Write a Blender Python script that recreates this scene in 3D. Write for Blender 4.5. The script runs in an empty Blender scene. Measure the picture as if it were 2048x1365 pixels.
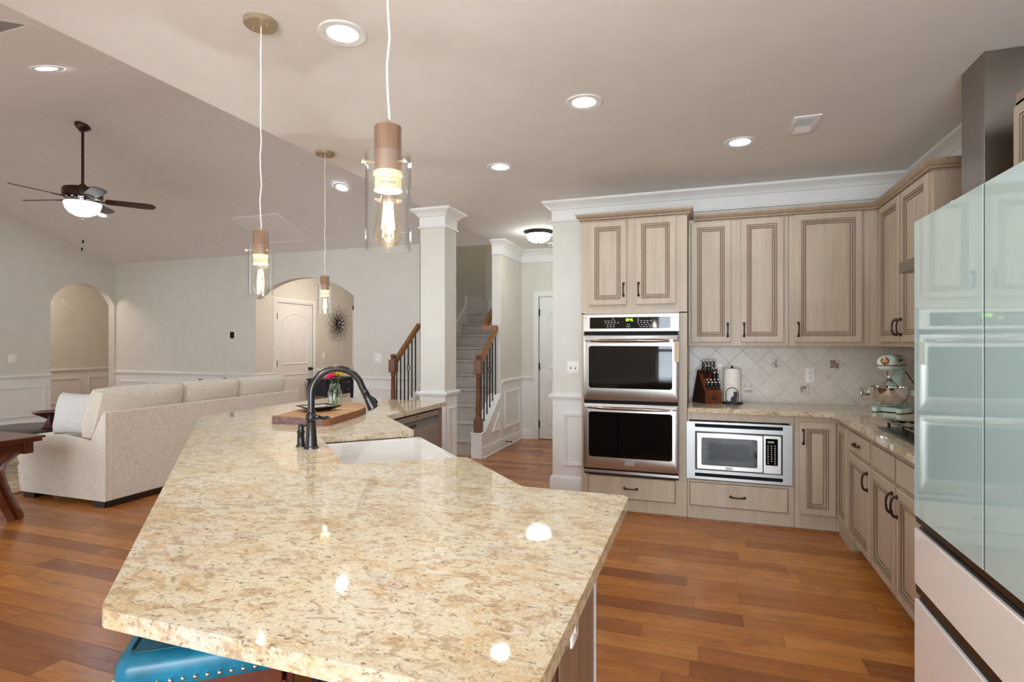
import bpy, bmesh, math, random
from math import sin, cos, pi, radians, atan, sqrt
from mathutils import Vector as Ve, Matrix
random.seed(7)
SC = bpy.context.scene
COL = SC.collection

# ------------------------------------------------------------------ camera, world, light, exposure
F_PX, YAW, CAM_H = 1108.0, 19.0, 1.40
cd = bpy.data.cameras.new('camera'); cam = bpy.data.objects.new('camera', cd); COL.objects.link(cam)
cd.sensor_width = 36.0; cd.lens = F_PX / 2048 * 36.0; cd.shift_y = 2.5 / 2048
cd.clip_start = 0.02; cd.clip_end = 100
cam.location = (0, 0, CAM_H); cam.rotation_euler = (radians(90), 0, radians(YAW))
SC.camera = cam
SC.view_settings.view_transform = 'Standard'; SC.view_settings.look = 'None'
SC.view_settings.exposure = 1.36; SC.view_settings.gamma = 1.0
SC.view_settings.use_curve_mapping = False
wd = bpy.data.worlds.new('world'); SC.world = wd; wd.use_nodes = True
wd.node_tree.nodes['Background'].inputs[0].default_value = (0.85, 0.93, 1.0, 1)
wd.node_tree.nodes['Background'].inputs[1].default_value = 1.2
DOWNLIGHT, BULB, BOWL, PENDANT_W = 66.0, 22.0, .45, 4.5          # what the lamps give off (used by their builders)
SC.cycles.max_bounces = 12; SC.cycles.diffuse_bounces = 8; SC.cycles.transparent_max_bounces = 16

def daylight(name, x0, x1, z0, z1, y, power, col=(0.80, 0.905, 1.0), tilt=102):
    l = bpy.data.lights.new(name, 'AREA'); l.shape = 'RECTANGLE'; l.size = x1 - x0; l.size_y = z1 - z0
    l.energy = power; l.color = col
    o = bpy.data.objects.new(name, l); COL.objects.link(o)
    o.location = ((x0 + x1) / 2, y, (z0 + z1) / 2); o.rotation_euler = (radians(tilt), 0, 0)
    return o
REAR, LREAR = -3.1, .85
WINDOWS = [(-9.2, -7.5, .45, 2.35, 6.5, LREAR), (-7.2, -5.5, .45, 2.35, 6.5, LREAR), (-5.2, -3.5, .45, 2.35, 6.5, LREAR), (-2.3, -.95, .15, 2.3, 0, REAR), (-.95, 1.4, .15, 2.3, 92, REAR)]
WINDOWS = [w for w in WINDOWS if w[4]]
for a_, b_, c_, d_, p_, y_ in WINDOWS:
    daylight('window_daylight', a_ + .05, b_ - .05, c_ + .05, d_ - .05, y_ - .16, p_)

# ------------------------------------------------------------------ materials
def lin(c):
    return tuple((x / 255 / 12.92 if x / 255 <= .04045 else ((x / 255 + .055) / 1.055) ** 2.4) for x in c)
class NT:
    def __init__(s, name):
        s.m = bpy.data.materials.new(name); s.m.use_nodes = True; s.t = s.m.node_tree; s.n = s.t.nodes
        s.bsdf = s.n['Principled BSDF']; s.out = s.n['Material Output']
    def new(s, ty, **kw):
        n = s.n.new(ty)
        for k, v in kw.items(): setattr(n, k, v)
        return n
    def link(s, a, b): s.t.links.new(a, b)
    def val(s, sock, v):
        if isinstance(v, (int, float)): sock.default_value = v
        elif isinstance(v, tuple): sock.default_value = v if len(v) == len(sock.default_value) else (*v, 1)
        else: s.link(v, sock)
    def math(s, op, a, b=0.0, c=None):
        n = s.new('ShaderNodeMath', operation=op); s.val(n.inputs[0], a); s.val(n.inputs[1], b)
        if c is not None: s.val(n.inputs[2], c)
        return n.outputs[0]
    def obj(s): return s.new('ShaderNodeTexCoord').outputs['Object']
    def scale(s, v, sc):
        n = s.new('ShaderNodeMapping'); n.inputs['Scale'].default_value = sc; s.link(v, n.inputs['Vector']); return n.outputs[0]
    def noise(s, v, scale, detail=3, rough=.5, dist=0):
        n = s.new('ShaderNodeTexNoise'); s.link(v, n.inputs['Vector']); n.inputs['Scale'].default_value = scale
        n.inputs['Detail'].default_value = detail; n.inputs['Roughness'].default_value = rough; n.inputs['Distortion'].default_value = dist
        return n.outputs['Fac']
    def ramp(s, fac, stops, interp='LINEAR'):
        n = s.new('ShaderNodeValToRGB'); s.link(fac, n.inputs[0]); n.color_ramp.interpolation = interp
        e = n.color_ramp.elements
        while len(e) < len(stops): e.new(.5)
        for i, (p, c) in enumerate(stops):
            e[i].position = p; e[i].color = (*lin(c), 1) if not isinstance(c, (int, float)) else (c, c, c, 1)
        return n.outputs[0]
    def mix(s, fac, a, b, mode='MIX'):
        n = s.new('ShaderNodeMix', data_type='RGBA', blend_type=mode)
        s.val(n.inputs[0], fac); s.val(n.inputs[6], a); s.val(n.inputs[7], b); return n.outputs[2]
    def bump(s, h, strength=.2, dist=.002):
        n = s.new('ShaderNodeBump'); n.inputs['Strength'].default_value = strength; n.inputs['Distance'].default_value = dist
        s.link(h, n.inputs['Height']); s.link(n.outputs[0], s.bsdf.inputs['Normal'])
    def set(s, **kw):
        for k, v in kw.items(): s.val(s.bsdf.inputs[k.replace('_', ' ')], v)
        return s.m
def plain(name, c, rough=.5, metal=0., vary=.04, sc=6., **kw):
    t = NT(name); o = t.obj(); f = t.noise(o, sc, 4)
    a = tuple(max(0, min(255, x * (1 - vary))) for x in c); b = tuple(max(0, min(255, x * (1 + vary))) for x in c)
    t.set(Base_Color=t.ramp(f, [(.3, a), (.7, b)]), Roughness=rough, Metallic=metal, **kw)
    return t.m
def emit(name, c, st):
    t = NT(name); t.set(Base_Color=(*lin(c), 1), Roughness=.4, Emission_Color=(*lin(c), 1), Emission_Strength=st); return t.m
def wood(name, dark, mid, light, axis='Z', fine=28., rough=.4, bumpy=.1, long=1.4, coat=0.):
    t = NT(name); o = t.obj()
    sc = {'X': (long, fine, fine), 'Y': (fine, long, fine), 'Z': (fine, fine, long)}[axis]
    f = t.noise(t.scale(o, sc), 1., 5, .6, .4); g = t.noise(t.scale(o, tuple(k * .22 for k in sc)), 1., 3, .5)
    c = t.ramp(f, [(.25, dark), (.5, mid), (.75, light)]); c = t.mix(.35, c, t.ramp(g, [(.3, dark), (.7, light)]))
    t.set(Base_Color=c, Roughness=rough, Coat_Weight=coat, Coat_Roughness=.1); t.bump(f, bumpy, .001); return t.m
def thin_glass(name, tint=(255, 255, 255), gloss=1.0):
    t = NT(name); t.n.remove(t.bsdf)
    tr = t.new('ShaderNodeBsdfTransparent'); tr.inputs[0].default_value = (*lin(tint), 1)
    gl = t.new('ShaderNodeBsdfGlossy'); gl.inputs['Roughness'].default_value = .02
    fr = t.new('ShaderNodeLayerWeight'); fr.inputs['Blend'].default_value = .5
    mx = t.new('ShaderNodeMixShader'); t.link(t.math('ADD', t.math('MULTIPLY', t.math('POWER', fr.outputs['Facing'], 3.), .75 * gloss), .045), mx.inputs[0])
    t.link(tr.outputs[0], mx.inputs[1]); t.link(gl.outputs[0], mx.inputs[2]); t.link(mx.outputs[0], t.out.inputs[0])
    return t.m
def m_floor():
    t = NT('hardwood_floor'); o = t.obj(); s = t.new('ShaderNodeSeparateXYZ'); t.link(o, s.inputs[0]); x, y = s.outputs[0], s.outputs[1]
    W, L = .128, .95
    yr = t.math('DIVIDE', y, W); row = t.math('FLOOR', yr)
    wn = t.new('ShaderNodeTexWhiteNoise', noise_dimensions='1D'); t.link(row, wn.inputs['W'])
    xs = t.math('ADD', t.math('DIVIDE', x, L), t.math('MULTIPLY', wn.outputs[0], 7.3)); colm = t.math('FLOOR', xs)
    cb = t.new('ShaderNodeCombineXYZ'); t.link(row, cb.inputs[0]); t.link(colm, cb.inputs[1])
    wn2 = t.new('ShaderNodeTexWhiteNoise', noise_dimensions='2D'); t.link(cb.outputs[0], wn2.inputs['Vector'])
    fy = t.math('FRACT', yr); fx = t.math('FRACT', xs)
    ey = t.math('MULTIPLY', t.math('MINIMUM', fy, t.math('SUBTRACT', 1., fy)), W)
    ex = t.math('MULTIPLY', t.math('MINIMUM', fx, t.math('SUBTRACT', 1., fx)), L)
    gap = t.math('LESS_THAN', t.math('MINIMUM', ex, ey), .0011)
    soft = t.math('MINIMUM', t.math('DIVIDE', t.math('MINIMUM', ex, ey), .004), 1.)
    ad = t.new('ShaderNodeVectorMath', operation='ADD'); t.link(t.scale(o, (2.2, 26, 1)), ad.inputs[0]); t.link(wn2.outputs[1], ad.inputs[1])
    sv = t.new('ShaderNodeVectorMath', operation='SCALE'); t.link(wn2.outputs[1], sv.inputs[0]); sv.inputs[3].default_value = 40
    t.link(sv.outputs[0], ad.inputs[1])
    g = t.noise(ad.outputs[0], 1., 6, .6, .6); bl = t.noise(t.scale(o, (3.5, 9, 1)), 1., 4, .65, .5)
    base = t.ramp(wn2.outputs[0], [(0., (150, 90, 42)), (.35, (176, 110, 50)), (.7, (190, 124, 59)), (1., (202, 136, 67))])
    c = t.mix(.75, base, t.ramp(g, [(.2, (188, 164, 146)), (.55, (238, 230, 222)), (.8, (250, 246, 242))]), 'MULTIPLY')
    c = t.mix(t.math('MULTIPLY', t.ramp(bl, [(.52, 0.), (.75, 1.)]), .5), c, (*lin((112, 62, 34)), 1))
    c = t.mix(t.math('MULTIPLY', gap, .75), c, (*lin((45, 22, 12)), 1))
    t.set(Base_Color=c, Roughness=t.math('ADD', t.math('MULTIPLY', g, .12), .20))
    t.bump(soft, .22, .0012); return t.m
def m_granite():
    t = NT('granite'); o = t.obj(); st = t.scale(o, (1., 1.7, 1.))
    r = t.new('ShaderNodeMapping'); r.inputs['Rotation'].default_value = (0, 0, radians(38)); r.inputs['Scale'].default_value = (.72, 1.2, 1.); t.link(o, r.inputs['Vector']); v = r.outputs[0]
    def off(k):
        n = t.new('ShaderNodeVectorMath', operation='ADD'); t.link(v, n.inputs[0]); n.inputs[1].default_value = (k * 3.7, k * 5.1, k * 1.3); return n.outputs[0]
    big = t.noise(v, 3.6, 7, .62, .6); gold = t.noise(off(1), 7., 7, .7, 1.2); tan = t.noise(off(2), 27., 7, .7, 1.); grey = t.noise(off(3), 12., 7, .72, 1.); flk = t.noise(off(4), 72., 5, .66, .35); pale = t.noise(off(5), 34., 5, .65, .5); fin = t.noise(o, 170., 3, .6)
    c = t.ramp(big, [(.3, (212, 195, 164)), (.5, (219, 207, 180)), (.7, (219, 211, 196))])
    c = t.mix(t.math('MULTIPLY', t.ramp(gold, [(.50, 0.), (.62, 1.)]), .52), c, (*lin((198, 158, 100)), 1))
    c = t.mix(t.math('MULTIPLY', t.ramp(pale, [(.50, 0.), (.62, 1.)]), .5), c, (*lin((226, 218, 200)), 1))
    c = t.mix(t.math('MULTIPLY', t.ramp(tan, [(.505, 0.), (.60, 1.)]), .62), c, (*lin((164, 132, 94)), 1))
    c = t.mix(t.math('MULTIPLY', t.ramp(grey, [(.55, 0.), (.66, 1.)]), .45), c, (*lin((172, 160, 150)), 1))
    c = t.mix(t.math('MULTIPLY', t.ramp(flk, [(.57, 0.), (.65, 1.)]), .75), c, (*lin((98, 76, 56)), 1))
    c = t.mix(.3, c, t.ramp(fin, [(.34, (140, 120, 95)), (.58, (255, 250, 240))]), 'MULTIPLY')
    t.set(Base_Color=c, Roughness=.035, Specular_IOR_Level=.5); return t.m
def m_cab(name, a, b, c_):
    t = NT(name); o = t.obj(); f = t.noise(t.scale(o, (26, 26, 1.3)), 1., 5, .6, .3); g = t.noise(o, 2.2, 3, .5)
    c = t.ramp(f, [(.25, a), (.5, b), (.78, c_)]); c = t.mix(.4, c, t.ramp(g, [(.3, a), (.7, c_)]))
    t.set(Base_Color=c, Roughness=.42); t.bump(f, .06, .001); return t.m
def m_tile():
    t = NT('backsplash_tile'); o = t.obj(); s = t.new('ShaderNodeSeparateXYZ'); t.link(o, s.inputs[0])
    a = t.math('DIVIDE', t.math('SUBTRACT', t.math('ADD', s.outputs[0], s.outputs[1]), .15), .217); b = t.math('DIVIDE', t.math('SUBTRACT', s.outputs[2], 1.22), .217)
    p = t.math('ADD', a, b); q = t.math('SUBTRACT', a, b)
    fp, fq = t.math('FRACT', p), t.math('FRACT', q)
    d = t.math('MINIMUM', t.math('MINIMUM', fp, t.math('SUBTRACT', 1., fp)), t.math('MINIMUM', fq, t.math('SUBTRACT', 1., fq)))
    gr = t.math('LESS_THAN', d, .009); soft = t.math('MINIMUM', t.math('DIVIDE', d, .03), 1.)
    cb = t.new('ShaderNodeCombineXYZ'); t.link(t.math('FLOOR', p), cb.inputs[0]); t.link(t.math('FLOOR', q), cb.inputs[1])
    wn = t.new('ShaderNodeTexWhiteNoise', noise_dimensions='2D'); t.link(cb.outputs[0], wn.inputs['Vector'])
    n = t.noise(o, 11., 6, .65, .8); c = t.ramp(n, [(.3, (212, 201, 190)), (.55, (227, 218, 208)), (.75, (234, 228, 220))])
    c = t.mix(.22, c, t.ramp(wn.outputs[0], [(0., (196, 184, 172)), (1., (226, 220, 212))]))
    c = t.mix(gr, c, (*lin((184, 174, 164)), 1)); t.set(Base_Color=c, Roughness=.35); t.bump(soft, .3, .002); return t.m
def m_fabric(name, a, b, sc=1., rough=.95):
    t = NT(name); o = t.obj(); w1 = t.noise(t.scale(o, (60 * sc, 60 * sc, 320 * sc)), 1., 3, .6); w2 = t.noise(t.scale(o, (320 * sc, 320 * sc, 40 * sc)), 1., 3, .6)
    f = t.math('MULTIPLY', t.math('ADD', w1, w2), .5); t.set(Base_Color=t.ramp(f, [(.38, a), (.62, b)]), Roughness=rough, Sheen_Weight=.3); t.bump(f, .35, .003); return t.m
def m_carpet():
    t = NT('stair_carpet'); o = t.obj(); f = t.noise(o, 9., 5, .6); g = t.noise(o, 160., 3, .7)
    c = t.ramp(f, [(.3, (166, 160, 153)), (.7, (198, 192, 184))]); c = t.mix(.4, c, t.ramp(g, [(.35, (140, 134, 128)), (.65, (232, 226, 218))]))
    t.set(Base_Color=c, Roughness=1.); t.bump(g, .8, .006); return t.m
def m_rug():
    t = NT('rug_pile'); o = t.obj(); f = t.noise(o, 5., 6, .65, 1.2)
    t.set(Base_Color=t.ramp(f, [(.3, (70, 66, 60)), (.42, (205, 198, 184)), (.52, (176, 142, 74)), (.62, (214, 208, 198)), (.75, (120, 92, 50))]), Roughness=1.); return t.m

PAINT = plain('wall_paint', (220, 218, 209), .7, vary=.012)
CEIL = plain('ceiling_paint', (230, 228, 225), .8, vary=.01)
WHITE = plain('trim_white', (236, 236, 234), .45, vary=.01)
FLOOR = m_floor(); GRAN = m_granite()
CAB = m_cab('glazed_maple', (164, 147, 126), (185, 168, 146), (198, 182, 161)); GLAZE = plain('glaze_line', (112, 92, 76), .5); TINT = m_cab('glaze_tint', (146, 126, 104), (166, 145, 122), (180, 160, 137))
TILE = m_tile(); MOS = [plain('mosaic_' + n, c, .25) for n, c in (('pale', (226, 216, 204)), ('tan', (178, 158, 138)), ('brown', (140, 120, 104)))]
STEEL = plain('brushed_steel', (184, 180, 175), .34, 1., vary=.02, sc=20); STEELD = plain('hood_steel', (152, 144, 136), .30, 1., vary=.03, sc=9)
HSTEEL = plain('handle_steel', (150, 138, 128), .2, 1.); BADGE = plain('badge_grey', (158, 156, 152), .4, .3)
POLISH = plain('polished_steel', (225, 222, 218), .06, 1., vary=0.01); CHROME = plain('chrome', (230, 230, 230), .12, 1.)
BLKG = plain('black_glass', (9, 8, 8), .03, vary=0.05, Specular_IOR_Level=.42); BLK = plain('black_plastic', (16, 15, 15), .35); VBLK = plain('vent_black', (6, 6, 6), .6, Specular_IOR_Level=.2)
BRONZE = plain('oil_rubbed_bronze', (72, 58, 50), .32, .85, vary=.12, sc=30); GUN = plain('dark_pewter', (74, 72, 72), .26, .9, vary=.08, sc=20); IRON = plain('black_iron', (24, 23, 23), .5, .4)
BRASS = plain('champagne_brass', (192, 178, 152), .35, .8)
MINT = plain('mint_glass', (184, 213, 214), .05, vary=.004, Coat_Weight=1., Coat_Roughness=.015); FWHITE = plain('white_fridge_glass', (247, 243, 240), .08, vary=.004, Coat_Weight=1., Coat_Roughness=.03)
FBODY = plain('fridge_side_grey', (92, 94, 96), .4)
MIXC = plain('mixer_mint_enamel', (212, 239, 232), .18, vary=.01, Coat_Weight=.6)
SOFA = m_fabric('sofa_weave', (204, 192, 174), (248, 240, 226)); PILLOWB = m_fabric('brown_pillow', (66, 56, 52), (98, 86, 78)); PILW = m_fabric('pale_pillow', (196, 192, 186), (230, 226, 220))
CHERRY = wood('cherry_wood', (58, 22, 12), (92, 38, 20), (122, 56, 30), 'Y', 26, .28, .05, coat=.3); ESP = plain('espresso_wood', (36, 24, 20), .35)
DARKT = plain('dark_tabletop', (62, 50, 42), .3); REDG = plain('dark_red_lacquer', (74, 14, 14), .08, Coat_Weight=.7)
OAK = wood('stained_oak', (92, 58, 30), (136, 90, 50), (160, 112, 66), 'Y', 40, .35, .08); NEWEL = wood('newel_oak', (74, 42, 24), (112, 68, 40), (136, 88, 56), 'Z', 40, .35, .08)
WALNUT = wood('pendant_walnut', (104, 78, 60), (134, 104, 82), (154, 122, 98), 'Z', 60, .45, .05)
ACACIA = wood('acacia_end_grain', (108, 62, 30), (168, 112, 62), (206, 156, 98), 'X', 34, .4, .1, 3.); BARK = wood('board_bark', (84, 46, 24), (128, 78, 42), (164, 110, 64), 'Z', 40, .6, .5, 8.); PURP = plain('purple_stained_end', (128, 96, 92), .55, vary=.15, sc=40)
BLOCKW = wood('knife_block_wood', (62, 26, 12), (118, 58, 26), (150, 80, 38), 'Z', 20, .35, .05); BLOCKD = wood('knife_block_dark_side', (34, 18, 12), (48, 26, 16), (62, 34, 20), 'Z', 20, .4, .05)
PAPER = plain('paper_towel', (240, 234, 226), .95, vary=.015, sc=40); TEAL = plain('teal_leather', (8, 106, 134), .32, vary=.25, sc=10); NAVY = plain('navy_paint', (44, 46, 74), .45); NAVYD = plain('navy_console', (26, 32, 48), .35)
TAUPE = wood('island_panel', (122, 98, 82), (144, 118, 100), (160, 134, 114), 'Z', 24, .4, .04); SINKW = plain('fireclay_white', (222, 218, 213), .12, vary=.006, Coat_Weight=.5)
DISH = plain('dishwasher_steel', (176, 164, 152), .32, .9, vary=.02); DISHG = plain('grey_panel', (128, 122, 116), .4)
GLASS = thin_glass('clear_glass'); JARG = thin_glass('jar_glass', (251, 254, 252), 1.3); WATER = thin_glass('water', (244, 250, 246), .6)
FROST = emit('frosted_bowl', (240, 246, 248), BOWL); FROSTW = emit('frosted_dome', (244, 246, 240), 12.); LED = emit('downlight_lens', (234, 243, 255), DOWNLIGHT); FIL = emit('filament', (255, 226, 176), BULB)
BULBG = thin_glass('bulb_glass', (255, 250, 240), 1.); CORDM = plain('clear_cord', (222, 216, 208), .3); GREEN_LED = emit('green_display', (150, 230, 40), 1.6); TXT = plain('panel_print', (205, 200, 196), .5); REDP = emit('red_display', (120, 40, 34), .25)
CARPET = m_carpet(); RUG = m_rug(); VENTG = plain('vent_grey', (150, 148, 144), .5); FILTER = plain('return_filter', (128, 118, 106), .9, vary=.1, sc=30)
PINK = plain('pink_petal', (224, 56, 122), .6, vary=.12, sc=60); YEL = plain('yellow_petal', (236, 196, 26), .6, vary=.1, sc=60); STEM = plain('stem_green', (88, 132, 52), .5); LEAFG = plain('leaf_green', (46, 88, 40), .5, vary=.15, sc=40)
OUTW = plain('outlet_white', (242, 240, 236), .35); SLOT = plain('outlet_slot', (70, 66, 62), .5); CREAM = plain('socket_cream', (226, 206, 164), .4); BLADE = wood('fan_blade', (34, 22, 18), (56, 38, 30), (80, 56, 44), 'X', 30, .3, .03)
BEIGEB = plain('beige_window_block', (205, 180, 150), .5)

# ------------------------------------------------------------------ mesh builder
ORG = {}
class B:
    def __init__(s): s.v = []; s.f = []; s.m = []
    def add(s, vs, fs, slot=0):
        k = len(s.v); s.v += [tuple(v) for v in vs]
        for i, f in enumerate(fs): s.f.append([k + j for j in f]); s.m.append(slot[i] if isinstance(slot, list) else slot)
    def box(s, x0, y0, z0, x1, y1, z1, slot=0):
        s.add([(x0, y0, z0), (x1, y0, z0), (x1, y1, z0), (x0, y1, z0), (x0, y0, z1), (x1, y0, z1), (x1, y1, z1), (x0, y1, z1)],
              [(0, 3, 2, 1), (4, 5, 6, 7), (0, 1, 5, 4), (1, 2, 6, 5), (2, 3, 7, 6), (3, 0, 4, 7)], slot); return s
    def obox(s, c, U, V, W, slot=0):
        c, U, V, W = Ve(c), Ve(U), Ve(V), Ve(W)
        s.add([c + a * U + b * V + d * W for d in (-1, 1) for a, b in ((-1, -1), (1, -1), (1, 1), (-1, 1))],
              [(0, 3, 2, 1), (4, 5, 6, 7), (0, 1, 5, 4), (1, 2, 6, 5), (2, 3, 7, 6), (3, 0, 4, 7)], slot); return s
    def tube(s, pts, r, n=10, slot=0, caps=True, closed=False, flat=1.):
        pts = [Ve(p) for p in pts]; k = len(pts); vs = []; up = None
        for i, p in enumerate(pts):
            if closed: d = pts[(i + 1) % k] - pts[i - 1]
            else: d = pts[min(i + 1, k - 1)] - pts[max(i - 1, 0)]
            d.normalize()
            if up is None: up = Ve((0, 0, 1)) if abs(d.z) < .9 else Ve((1, 0, 0))
            a = up - d * up.dot(d); a.normalize(); b = d.cross(a); up = a
            rr = r[i] if isinstance(r, (list, tuple)) else r
            vs += [p + (a * cos(2 * pi * j / n) * flat + b * sin(2 * pi * j / n)) * rr for j in range(n)]
        fs = [(i * n + j, i * n + (j + 1) % n, ((i + 1) % k) * n + (j + 1) % n, ((i + 1) % k) * n + j) for i in range(k if closed else k - 1) for j in range(n)]
        if caps and not closed: fs += [tuple(range(n))[::-1], tuple((k - 1) * n + j for j in range(n))]
        s.add(vs, fs, slot); return s
    def cyl(s, p0, p1, r0, r1=None, n=20, slot=0): return s.tube([p0, p1], [r0, r0 if r1 is None else r1], n, slot)
    def lathe(s, prof, c=(0, 0, 0), n=28, slot=0, sx=1., sy=1., caps=True, axis=None):
        c = Ve(c); vs = []; U, V, W = (Ve((1, 0, 0)), Ve((0, 1, 0)), Ve((0, 0, 1)))
        if axis is not None:
            W = Ve(axis).normalized(); U = W.orthogonal().normalized(); V = W.cross(U)
        for r, z in prof: vs += [c + U * (r * cos(2 * pi * j / n) * sx) + V * (r * sin(2 * pi * j / n) * sy) + W * z for j in range(n)]
        fs = [(i * n + j, i * n + (j + 1) % n, (i + 1) * n + (j + 1) % n, (i + 1) * n + j) for i in range(len(prof) - 1) for j in range(n)]
        if caps: fs += [tuple(range(n))[::-1], tuple((len(prof) - 1) * n + j for j in range(n))]
        s.add(vs, fs, slot); return s
    def ball(s, c, r, n=12, slot=0, sz=1., sx=1., sy=1.):
        m = max(5, n // 2)
        return s.lathe([(max(1e-4, r * sin(pi * i / m)), -r * cos(pi * i / m) * sz) for i in range(m + 1)], c, n, slot, sx, sy)
    def prism(s, poly, O, U, V, N, d, slot=0, side=None):
        O, U, V, N = Ve(O), Ve(U), Ve(V), Ve(N); k = len(poly)
        a = [O + U * p[0] + V * p[1] for p in poly]; vs = a + [p + N * d for p in a]
        s.add(vs, [tuple(range(k))[::-1], tuple(range(k, 2 * k))], slot)
        s.add(vs, [(i, (i + 1) % k, k + (i + 1) % k, k + i) for i in range(k)], slot if side is None else side); return s
    def rings(s, O, U, V, N, polys, hs, slots, cap=True):
        O, U, V, N = Ve(O), Ve(U), Ve(V), Ve(N); k = len(polys[0]); vs = []; fs = []; ss = []
        for p, h in zip(polys, hs): vs += [O + U * q[0] + V * q[1] + N * h for q in p]
        for i in range(len(polys) - 1):
            for j in range(k): fs.append((i * k + j, i * k + (j + 1) % k, (i + 1) * k + (j + 1) % k, (i + 1) * k + j)); ss.append(slots[i + 1])
        if cap: fs.append(tuple((len(polys) - 1) * k + j for j in range(k))); ss.append(slots[-1])
        s.add(vs, fs, ss); return s
    def panel(s, O, U, V, N, w, h, prof, cap=True):
        s.rings(O, U, V, N, [[(i, i), (w - i, i), (w - i, h - i), (i, h - i)] for i, *_ in prof], [p[1] for p in prof], [p[2] if len(p) > 2 else 0 for p in prof], cap); return s
    def sweep(s, path, prof, side=1, closed=False, slot=0, lines=()):
        P = [Ve((p[0], p[1])) for p in path]; k = len(P); q = len(prof); vs = []
        def nrm(a, b):
            d = (b - a).normalized(); return Ve((d.y, -d.x)) * side
        for i, p in enumerate(P):
            if closed: n1, n2 = nrm(P[i - 1], p), nrm(p, P[(i + 1) % k])
            else:
                n1 = nrm(P[i - 1], p) if i else None; n2 = nrm(p, P[i + 1]) if i < k - 1 else None
                n1 = n1 or n2; n2 = n2 or n1
            m = (n1 + n2) / (1 + n1.dot(n2)); vs += [(p.x + m.x * o, p.y + m.y * o, z) for o, z in prof]
        fs = [(i * q + j, i * q + (j + 1) % q, ((i + 1) % k) * q + (j + 1) % q, ((i + 1) % k) * q + j) for i in range(k if closed else k - 1) for j in range(q)]
        sl = [(1 if j in lines else slot) for i in range(k if closed else k - 1) for j in range(q)]
        if not closed: fs += [tuple(range(q))[::-1], tuple((k - 1) * q + j for j in range(q))]; sl += [slot, slot]
        s.add(vs, fs, sl); return s
    def pillow(s, c, U, V, W, n=12, slot=0, pinch=.85, edge=.35, seed=0, sag=.0):
        c, U, V, W = Ve(c), Ve(U), Ve(V), Ve(W); rnd = random.Random(seed); vs = []; fs = []
        ph = [rnd.uniform(0, 6) for _ in range(4)]
        for sg in (-1, 1):
            for i in range(n + 1):
                for j in range(n + 1):
                    a, b = -1 + 2 * i / n, -1 + 2 * j / n
                    a, b = sin(a * pi / 2) * .5 + a * .5, sin(b * pi / 2) * .5 + b * .5
                    t = (max(0, 1 - abs(a) ** 3.2) * max(0, 1 - abs(b) ** 3.2)) ** edge
                    ca = a * (1 - (1 - pinch) * (b * b) * 0 - (1 - pinch) * (1 - b * b) * abs(a) ** 6); cb = b * (1 - (1 - pinch) * (1 - a * a) * abs(b) ** 6)
                    wv = .06 * sin(3 * a + ph[0]) * sin(2.5 * b + ph[1]) + .03 * sin(7 * a + ph[2]) * sin(6 * b + ph[3])
                    vs.append(c + U * ca + V * (cb - sag * (1 - a * a) * max(b, 0)) + W * sg * t * (1 + wv))
        m = (n + 1) ** 2
        for g in range(2):
            for i in range(n):
                for j in range(n):
                    f = (g * m + i * (n + 1) + j, g * m + (i + 1) * (n + 1) + j, g * m + (i + 1) * (n + 1) + j + 1, g * m + i * (n + 1) + j + 1)
                    fs.append(f if g else f[::-1])
        s.add(vs, fs, slot); return s
    def build(s, name, mats, parent=None, org=None, bev=0., seg=2, ang=40, sub=0, weld=False):
        o = ORG[parent.name] if parent is not None else Ve(org or (0, 0, 0))
        me = bpy.data.meshes.new(name); me.from_pydata([Ve(v) - o for v in s.v], [], s.f)
        for m in (mats if isinstance(mats, (list, tuple)) else [mats]): me.materials.append(m)
        for p, k in zip(me.polygons, s.m): p.material_index = k
        bm = bmesh.new(); bm.from_mesh(me)
        bmesh.ops.remove_doubles(bm, verts=bm.verts, dist=1e-5) if weld else None
        bmesh.ops.recalc_face_normals(bm, faces=bm.faces); bm.to_mesh(me); bm.free()
        me.shade_smooth(); me.set_sharp_from_angle(angle=radians(ang))
        ob = bpy.data.objects.new(name, me); COL.objects.link(ob)
        if bev:
            md = ob.modifiers.new('bevel', 'BEVEL'); md.width = bev; md.segments = seg; md.limit_method = 'ANGLE'; md.angle_limit = radians(35); md.harden_normals = False
        if sub: md = ob.modifiers.new('sub', 'SUBSURF'); md.levels = md.render_levels = sub
        if parent is not None: ob.parent = parent; ORG[ob.name] = o
        else: ob.location = o; ORG[ob.name] = o
        return ob
def tag(o, label, cat, group=None):
    o['label'] = label; o['category'] = cat
    if group: o['group'] = group
    return o
def thing(name, label, cat, loc=(0, 0, 0), group=None):
    o = bpy.data.objects.new(name, None); COL.objects.link(o); o.location = loc; o.empty_display_size = .05; ORG[o.name] = Ve(loc); return tag(o, label, cat, group)
def solo(b, name, mats, label, cat, loc, group=None, **k): return tag(b.build(name, mats, org=loc, **k), label, cat, group)
def struct(b, name, mats, parent=None, **k):
    o = b.build(name, mats, parent, **k)
    if parent is None: o['kind'] = 'structure'
    return o
def copy_tree(o, loc=None, rotz=None, label=None, group=None):
    def rec(x, par):
        c = x.copy(); COL.objects.link(c); c.parent = par; ORG[c.name] = ORG.get(x.name, Ve((0, 0, 0)))
        for ch in list(x.children): rec(ch, c)
        return c
    c = rec(o, None)
    if loc is not None: c.location = loc
    if rotz is not None: c.rotation_euler = (0, 0, rotz)
    if label: c['label'] = label
    return c
X_, Y_, Z_ = Ve((1, 0, 0)), Ve((0, 1, 0)), Ve((0, 0, 1))
def arc(cx, cy, r, a0, a1, n): return [(cx + r * cos(radians(a0 + (a1 - a0) * i / n)), cy + r * sin(radians(a0 + (a1 - a0) * i / n))) for i in range(n + 1)]
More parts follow.
